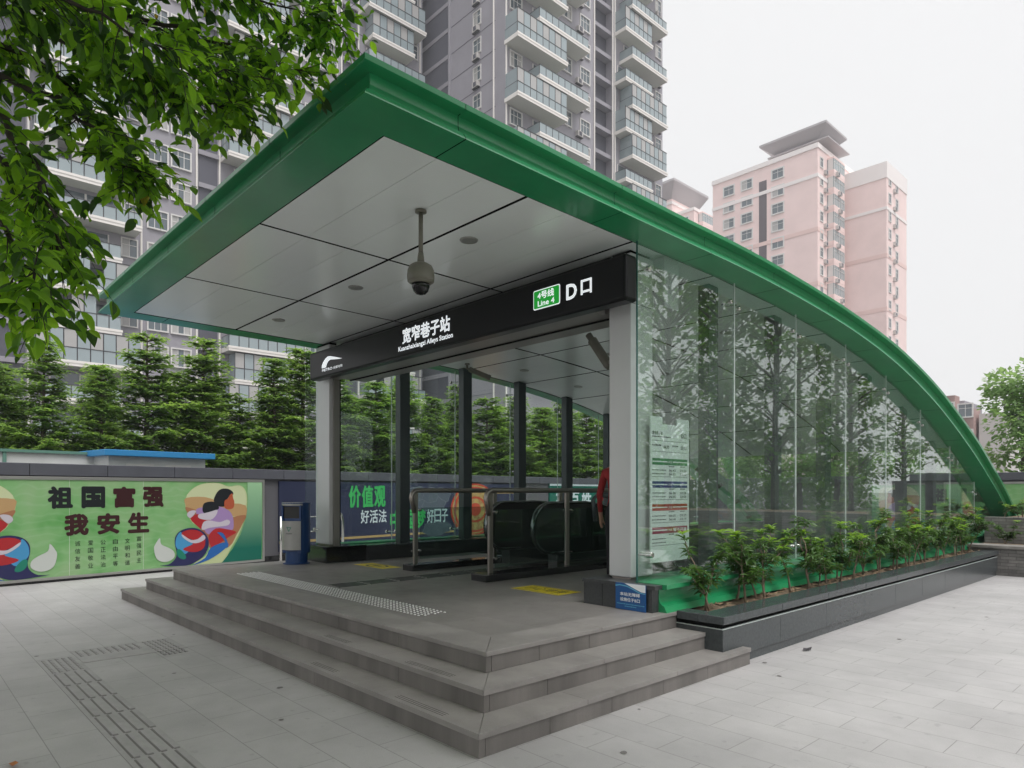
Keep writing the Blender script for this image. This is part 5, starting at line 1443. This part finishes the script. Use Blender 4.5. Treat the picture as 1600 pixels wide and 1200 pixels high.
# ------------------------------------------------------------------ tower blocks
def win_mesh(w, h, frame, pane, mull=2, sur=.12, depth=.08, curtain=False, rail=False):
    """window facing +X, centred on y, sill at z=0"""
    mb = MB()
    mb.box(-.02, depth, -w / 2 - sur, -w / 2, -sur, h + sur, frame); mb.box(-.02, depth, w / 2, w / 2 + sur, -sur, h + sur, frame)
    mb.box(-.02, depth, -w / 2, w / 2, h, h + sur, frame); mb.box(-.02, depth + .06, -w / 2, w / 2, -sur, 0, frame)
    for k in range(mull):
        a = -w / 2 + w * k / mull; b = a + w / mull
        mb.poly([(.012, a, 0), (.012, b, 0), (.012, b, h), (.012, a, h)], 'curtain' if (curtain and k % 2 == 0) else pane)
        if k: mb.box(0, .035, a - .025, a + .025, 0, h, 'frame_dark' if frame != 'frame_white' else frame)
    mb.box(0, .032, -w / 2, w / 2, h * .66, h * .66 + .05, 'frame_dark' if frame != 'frame_white' else frame)
    me = mb.build('window'); m_ = me.data; bpy.data.objects.remove(me); return m_
def put(name, mesh, parent, loc, rot=0.0):
    o = bpy.data.objects.new(name, mesh); COL.objects.link(o); o.parent = parent; o.location = Vector(loc) - parent.location; o.rotation_euler = (0, 0, rot); return o
def balcony_mesh(L, D, encl, sign=1):
    """projects along +X from x=0; runs y 0..L; floor at z=0"""
    mb = MB()
    mb.box(0, D, 0, L, -.30, 0.0, 'tower_soffit'); mb.box(D, D + .06, -.06, L + .06, -.34, .06, 'tower_white'); mb.box(0, D, -.06, 0, -.34, .06, 'tower_white'); mb.box(0, D, L, L + .06, -.34, .06, 'tower_white')
    mb.box(D + .06, D + .10, -.1, L + .1, -.10, .10, 'tower_white')
    n = max(3, round(L / .9)); hh = 1.1
    for k in range(n):
        a, b = L * k / n, L * (k + 1) / n
        mb.box(D - .06, D - .03, a + .04, b - .04, .12, hh, 'pane_blue'); mb.box(D - .07, D - .01, a - .025, a + .025, .0, hh, 'frame_dark')
        if encl and (encl == 1 or k % 3 != 1):
            mb.box(D - .06, D - .03, a + .04, b - .04, hh + .05, 2.5, 'pane_blue' if k % 2 else 'curtain'); mb.box(D - .07, D - .01, a - .025, a + .025, hh, 2.55, 'frame_dark')
    mb.box(D - .08, D + .0, 0, L, hh, hh + .06, 'frame_dark')
    for yy in (0.02, L - .05): 
        mb.box(.0, D - .07, yy, yy + .03, .12, hh, 'pane_blue'); mb.box(0, D - .07, yy - .01, yy + .04, hh, hh + .05, 'frame_dark')
        if encl == 1: mb.box(.1, D - .07, yy, yy + .03, hh + .05, 2.5, 'pane_blue')
    if encl: mb.box(D - .08, D, 0, L, 2.5, 2.58, 'frame_dark')
    # sliding doors at the back
    mb.box(.01, .05, L * .12, L * .88, .02, 2.3, 'pane'); mb.box(.05, .09, L * .49, L * .51, .02, 2.3, 'frame_white'); mb.box(.03, .08, L * .1, L * .12, 0, 2.35, 'frame_white'); mb.box(.03, .08, L * .88, L * .9, 0, 2.35, 'frame_white')
    o = mb.build('balcony'); m_ = o.data; bpy.data.objects.remove(o); return m_
FH = 2.93
Z0 = 41.0 - 13 * FH
def tower():
    t = thing('grey_tower', 'tall grey apartment tower with white edged balconies behind the station', 'apartment tower', (-55, 55, 0))
    H = 26
    mb = MB()
    mb.box(-64, -47.5, 43.5, 57.3, 0, 78, 'tower'); mb.box(-64, -48.6, 57.3, 60.7, 0, 78, 'tower_dark'); mb.box(-64, -47.5, 60.7, 70.7, 0, 78, 'tower'); mb.build('wall', t)
    mb = MB()
    for k in range(H):
        z = Z0 + k * FH
        mb.box(-48.6, -47.7, 57.3, 60.7, z - .25, z + .2, 'tower'); mb.box(-63, -56.5, 43.38, 43.5, z - .3, z + .15, 'tower')
        mb.box(-56.4, -49, 43.47, 43.5, z - .02, z + .02, 'tower_dark')
    for x in (-63, -56.7): mb.box(x, x + .25, 43.3, 43.5, 0, 78, 'tower')
    mb.build('louvre_slab', t)
    mb = MB(); mb.box(-62.8, -56.9, 43.44, 43.5, 2, 78, 'tower_dark'); mb.build('louvre_recess', t)
    for x, y in ((-47.42, 43.55), (-49.2, 43.42), (-47.42, 60.5), (-47.42, 60.95), (-47.42, 57.2)):
        mb = MB(); mb.tube([(x, y, 1), (x, y, 77)], .09, 'tower_white', 8); mb.build('drain_pipe', t)
    wa = [win_mesh(1.1, 1.45, 'frame_white', 'pane', 2, .10, .10, c) for c in (False, True)]
    wb = [win_mesh(1.5, 1.5, 'frame_white', 'pane', 3, .12, .12, c) for c in (False, True)]
    bal = {(L, e): balcony_mesh(L, D, e) for L, D in ((7.2, 1.9), (7.6, 1.9), (5.2, 1.7), (7.0, 1.9)) for e in (0, 1, 2)}
    for k in range(4, H):
        z = Z0 + k * FH; e = k % 2
        put('window', rng.choice(wa), t, (-51.9, 43.5, z + .9), R(-90))
        # slabs alternate floor by floor
        if (k - 13) % 2 == 0: put('balcony', bal[(7.2, rng.choice((0, 1, 1, 2)))], t, (-47.5, 43.4, z)); put('balcony', bal[(7.0, rng.choice((0, 1, 1, 2)))], t, (-47.5, 61.9, z))
        else: put('balcony', bal[(7.6, rng.choice((0, 1, 1, 2)))], t, (-47.5, 46.5, z)); put('balcony', bal[(5.2, rng.choice((0, 1, 2)))], t, (-47.5, 60.9, z))
        put('window', rng.choice(wb), t, (-47.5, 55.6, z + .8)); put('window', rng.choice(wb), t, (-47.5, 52.5 if (k - 13) % 2 == 0 else 44.9, z + .8)); put('window', rng.choice(wa), t, (-47.5, 69.7, z + .9))
    acb = MB(); acb.box(0, .4, -.42, .42, 0, .6, 'ac'); acb.box(.4, .42, -.22, .22, .08, .52, 'tower_dark'); acb.box(.05, .35, -.5, .5, -.06, 0, 'frame_dark'); o_ = acb.build('air_conditioner'); acm = o_.data; bpy.data.objects.remove(o_)
    for k in range(6, H):
        z = Z0 + k * FH
        put('air_conditioner', acm, t, (-51.9, 43.5, z + .15), R(-90))
        if rng.random() < .8: put('air_conditioner', acm, t, (-47.5, 54.4 + rng.uniform(-.2, .2), z + .1))
        if rng.random() < .6: put('air_conditioner', acm, t, (-47.5, 69.5, z + .1))
    # second block
    t = thing('grey_tower', 'wide grey apartment block with stacked balconies behind the leafy boughs', 'apartment tower', (-65, 18, 0))
    mb = MB()
    u0 = -16
    mb.box(-75, -61, u0, 42.9, 0, 78, 'tower'); mb.build('wall', t)
    mb = MB()
    cols = [41.0 - 14.4 * i for i in range(4)]
    for c in cols:
        mb.box(-61, -60.92, c - 8.2, c - 6.6, 2, 78, 'tower_dark')
        for k in range(H): z = Z0 + k * FH; mb.box(-61, -60.7, c - 8.3, c - 6.5, z - .3, z + .1, 'tower')
    mb.build('louvre_recess', t)
    for c in cols:
        for y in (c + 1.5, c - 6.4, c - 8.4):
            mb = MB(); mb.tube([(-60.9, y, 1), (-60.9, y, 77)], .09, 'tower_white', 8); mb.build('drain_pipe', t)
    for ci, c in enumerate(cols):
        for k in range(1, H):
            z = Z0 + k * FH
            vis = z > 2
            if (k + ci) % 2: put('balcony', bal[(7.2, rng.choice((0, 1, 1, 2)))], t, (-61, c - 6.2, z))
            else: put('balcony', bal[(5.2, rng.choice((0, 1, 2)))], t, (-61, c - 5.6, z))
            put('window', rng.choice(wa), t, (-61, c + .6, z + .9)); put('window', rng.choice(wb), t, (-61, c - 9.7, z + .9)); put('window', rng.choice(wb), t, (-61, c - 11.6, z + .9))
tower()

def pink():
    t = thing('pink_tower', 'pale pink apartment tower with a flat overhanging rooftop canopy', 'apartment tower', (-50, 115, 0))
    top = 59.2; fh = 2.99
    mb = MB(); mb.box(-64, -44.7, 110.7, 128, 0, top - .8, 'pink'); mb.build('wall', t)
    mb = MB(); mb.box(-55, -37.3, 120.1, 130, 0, 56.2, 'pink'); mb.box(-55.1, -37.2, 120.0, 130.1, 53.9, 56.6, 'pink_pale'); mb.build('wall', t)
    mb = MB(); mb.box(-64.15, -44.55, 110.55, 128, top - .8, top, 'pink_pale'); mb.box(-64.1, -44.6, 110.6, 128, top - 5.6, top - 5.0, 'pink_pale'); mb.box(-55.0, -37.2, 120.0, 130, 48.6, 49.1, 'pink_pale'); mb.build('cornice', t)
    mb = MB()
    for k in range(3, 20, 3):
        z = top - 5.6 - k * fh; mb.box(-64.06, -44.64, 110.64, 128, z, z + .7, 'pink_dark'); mb.box(-55.05, -37.25, 120.05, 130, z - 4, z - 3.3, 'pink_dark')
    mb.build('band', t)
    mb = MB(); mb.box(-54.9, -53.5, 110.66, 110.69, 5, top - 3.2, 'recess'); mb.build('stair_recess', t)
    mb = MB(); mb.box(-54, -43.5, 112, 121, top + 1.0, top + 1.2, 'roof_grey'); mb.faces([(-55, 110.9, top + 3.0), (-43.4, 110.9, top + 3.0), (-43.4, 119.5, top + 3.0), (-55, 119.5, top + 3.0), (-52.5, 113.5, top + 1.2), (-46.2, 113.5, top + 1.2), (-46.2, 118, top + 1.2), (-52.5, 118, top + 1.2)], [(0, 1, 2, 3)[::-1], (0, 1, 5, 4)[::-1], (1, 2, 6, 5)[::-1], (3, 0, 4, 7)[::-1]], 'roof_grey'); mb.box(-55, -43.4, 110.9, 119.5, top + 3.0, top + 3.35, 'roof_grey'); mb.box(-52.5, -46.2, 113.5, 118, top - .5, top + 1.3, 'pink'); mb.build('roof_canopy', t)
    w1 = [win_mesh(1.9, 1.55, 'frame_white', 'pane', 2, .22, .08, c) for c in (False, True)]
    w2 = [win_mesh(1.0, 1.5, 'frame_white', 'pane', 2, .16, .08, c) for c in (False, True)]
    ac = MB(); ac.box(0, .45, -.45, .45, 0, .65, 'ac'); ac.box(.45, .47, -.25, .25, .08, .56, 'tower_dark'); a_ = ac.build('air_conditioner'); acm = a_.data; bpy.data.objects.remove(a_)
    # bay windows with glass on three sides
    mb = MB()
    mb.box(0, 1.2, 0, 4.4, -.45, .35, 'pink'); mb.box(.05, 1.15, .05, 4.35, .35, 2.2, 'pane_blue')
    for k in range(7): mb.box(1.15, 1.2, .02 + k * .72, .10 + k * .72, .35, 2.2, 'frame_white')
    mb.box(.2, 1.0, .0, .05, .35, 2.2, 'frame_white'); mb.box(1.15, 1.21, 0, 4.4, 1.6, 1.66, 'frame_white'); mb.box(0, 1.2, 0, 4.4, 2.2, 2.5, 'pink'); b_ = mb.build('bay_window'); bay = b_.data; bpy.data.objects.remove(b_)
    for k in range(16):
        z = top - 3.6 - k * fh
        for x in (-60.7, -57.2, -51.5): put('window', rng.choice(w1), t, (x, 110.7, z), R(-90))
        put('window', rng.choice(w2), t, (-44.7, 112.2, z)); put('bay_window', bay, t, (-44.7, 114.4, z - .3)); put('air_conditioner', acm, t, (-44.7, 113.5, z - .9)); put('air_conditioner', acm, t, (-43.5, rng.uniform(114.8, 118.2), z - 1.0))
        if k < 15: put('window', rng.choice(w2), t, (-37.3, 121.6, z - 2.6)); put('window', rng.choice(w2), t, (-37.3, 125.0, z - 2.6)); put('air_conditioner', acm, t, (-37.3, 123.6, z - 3.4))
    t2 = thing('pink_tower', 'smaller distant pink tower with a canopy roof, left of the big pink one', 'apartment tower', (-88, 134, 0))
    mb = MB(); mb.box(-98, -84.5, 128, 141, 0, 67.6, 'pink'); mb.box(-84.5, -79.8, 129.5, 137.5, 0, 64, 'pink'); mb.build('wall', t2)
    mb = MB(); mb.box(-98, -84.3, 127.8, 141, 66.4, 67.0, 'pink_pale'); mb.box(-84.5, -79.65, 129.35, 137.6, 64, 64.7, 'pink_pale'); mb.build('cornice', t2)
    zt = 67.6
    mb = MB(); mb.faces([(-98, 125.8, zt + 2.9), (-82.5, 125.8, zt + 2.9), (-82.5, 140.1, zt + 2.9), (-98, 140.1, zt + 2.9), (-96, 128.5, zt), (-85, 128.5, zt), (-85, 139, zt), (-96, 139, zt)], [(3, 2, 1, 0), (0, 4, 5, 1), (1, 5, 6, 2), (3, 7, 4, 0)], 'roof_grey'); mb.box(-98, -82.5, 125.8, 140.1, zt + 2.9, zt + 3.4, 'roof_grey'); mb.build('roof_canopy', t2)
    for k in range(4): 
        put('bay_window', bay, t2, (-79.8, 131.3, 61.4 - k * fh)); put('window', rng.choice(w1), t2, (-82.2, 129.5, 61.4 - k * fh), R(-90))
pink()
M['block_brick'] = mat('block_brick', (0.36, 0.24, 0.22), 0.8, var=.15, scale=.4)
def low_block():
    t = thing('low_block', 'distant low reddish apartment block behind the arch and trees', 'building', (-20, 93, 0))
    mb = MB(); mb.box(-30, -19.5, 92, 100, 0, 12.4, 'tower'); mb.build('wall', t)
    mb = MB()
    for i, x in enumerate((-20.3, -18.2)): mb.box(x - 1.3, x + .3, 90 - i, 92, 0, 12.9 - i * 1.8, 'block_brick')
    mb.box(-17.6, -15, 90, 96, 0, 10.5, 'ac'); mb.build('stair_tower', t)
    w1 = win_mesh(1.3, 1.4, 'frame_white', 'pane', 2, .15, .08)
    for k in range(4):
        for x in (-26, -23): put('window', w1, t, (x, 92, 2 + k * 3), R(-90))
        put('window', w1, t, (-20.8, 90, 1.6 + k * 3), R(-90)); put('window', w1, t, (-18.7, 89, 1.2 + k * 3), R(-90))
low_block()

# ------------------------------------------------------------------ person behind the column
def person():
    x, y, z0 = -2.13, 4.0, .448
    t = thing('person', 'person in a red top and dark trousers, mostly hidden by the right column', 'person', (x, y, z0))
    V = []; E = []; Rr = []
    def add(p, r, par=None):
        V.append(p); Rr.append(r); i = len(V) - 1
        if par is not None: E.append((par, i))
        return i
    # standing, seen from behind, facing +Y
    pel = add((0, 0, .88), .125); w_ = add((0, -.01, 1.02), .115, pel); ch = add((0, 0, 1.22), .135, w_); up = add((0, 0, 1.33), .115, ch); nk = add((0, .01, 1.43), .05, up); hd = add((0, .02, 1.52), .078, nk); tp = add((0, .02, 1.62), .068, hd)
    nose = add((0, .105, 1.53), .016, hd)
    for s in (-1, 1):
        sh = add((s * .165, 0, 1.34), .058, up); el = add((s * .225, -.03, 1.07), .042, sh); wr = add((s * .235, .06, .84), .028, el); pm = add((s * .235, .09, .76), .030, wr)
        for k, (dy, L) in enumerate(((-.027, .06), (-.009, .072), (.009, .068), (.027, .055))):
            f1 = add((s * .237, .09 + dy, .70), .0085, pm); f2 = add((s * .225, .10 + dy, .70 - L * .6), .0075, f1)
        th = add((s * .215, .135, .735), .009, pm); add((s * .205, .15, .70), .0078, th)
        hp = add((s * .09, 0, .82), .095, pel); kn = add((s * .10, .02, .46), .06, hp); an = add((s * .10, -.02, .08), .04, kn); add((s * .11, .14, .03), .034, an)
    me = bpy.data.meshes.new('body'); me.from_pydata(V, E, []); o = bpy.data.objects.new('body', me); COL.objects.link(o)
    md = o.modifiers.new('skin', 'SKIN')
    for i, sv in enumerate(me.skin_vertices[0].data): sv.radius = (Rr[i], Rr[i]); sv.use_root = (i == 0)
    o.modifiers.new('sub', 'SUBSURF').levels = 1; o.modifiers['sub'].render_levels = 1
    bpy.context.view_layer.update()
    m2 = bpy.data.meshes.new_from_object(o.evaluated_get(bpy.context.evaluated_depsgraph_get())); bpy.data.objects.remove(o)
    M['red_top'] = mat('red_top', (.30, .018, .02), .8, var=.3, scale=9); M['skin'] = mat('skin', (.42, .24, .17), .5); M['trouser'] = mat('trousers', (.012, .012, .016), .8); M['hair'] = mat('hair', (.01, .009, .008), .5)
    m2.materials.clear()
    for k in ('red_top', 'trouser', 'skin', 'black'): m2.materials.append(M[k])
    for p in m2.polygons:
        c = p.center; p.use_smooth = True
        if c.z > 1.40 or (c.z < .86 and abs(c.x) > .19): p.material_index = 2
        elif c.z < .07: p.material_index = 3
        elif c.z < .93 and abs(c.x) < .2: p.material_index = 1
    b = bpy.data.objects.new('body', m2); COL.objects.link(b); b.parent = t
    mb = MB(); mb.lathe((0, -.005, 1.42), [(.05, -.02), (.088, .03), (.096, .10), (.094, .16), (.07, .215), (.03, .238)], 'hair', 18); mb.build('hair', t, origin=(0, 0, 0), smooth=True)
    t.rotation_euler = (0, 0, R(25))
person()

def haze():
    mb = MB(); mb.box(-120, 60, -40, 190, -1.2, 92, 'paver'); o = mb.build('haze'); tag(o, kind='stuff')
    m = bpy.data.materials.new('haze_air'); m.use_nodes = True; n = m.node_tree.nodes; n.remove(n['Principled BSDF'])
    v = n.new('ShaderNodeVolumePrincipled'); v.inputs['Density'].default_value = HAZE; v.inputs['Color'].default_value = (.96, .97, 1, 1); v.inputs['Anisotropy'].default_value = 0.2
    m.node_tree.links.new(v.outputs[0], n['Material Output'].inputs['Volume'])
    o.data.materials.clear(); o.data.materials.append(m)
HAZE = 0.0011
if HAZE: haze()
for o in bpy.data.objects:
    for k in ('_wl', '_local'):
        if k in o.keys(): del o[k]
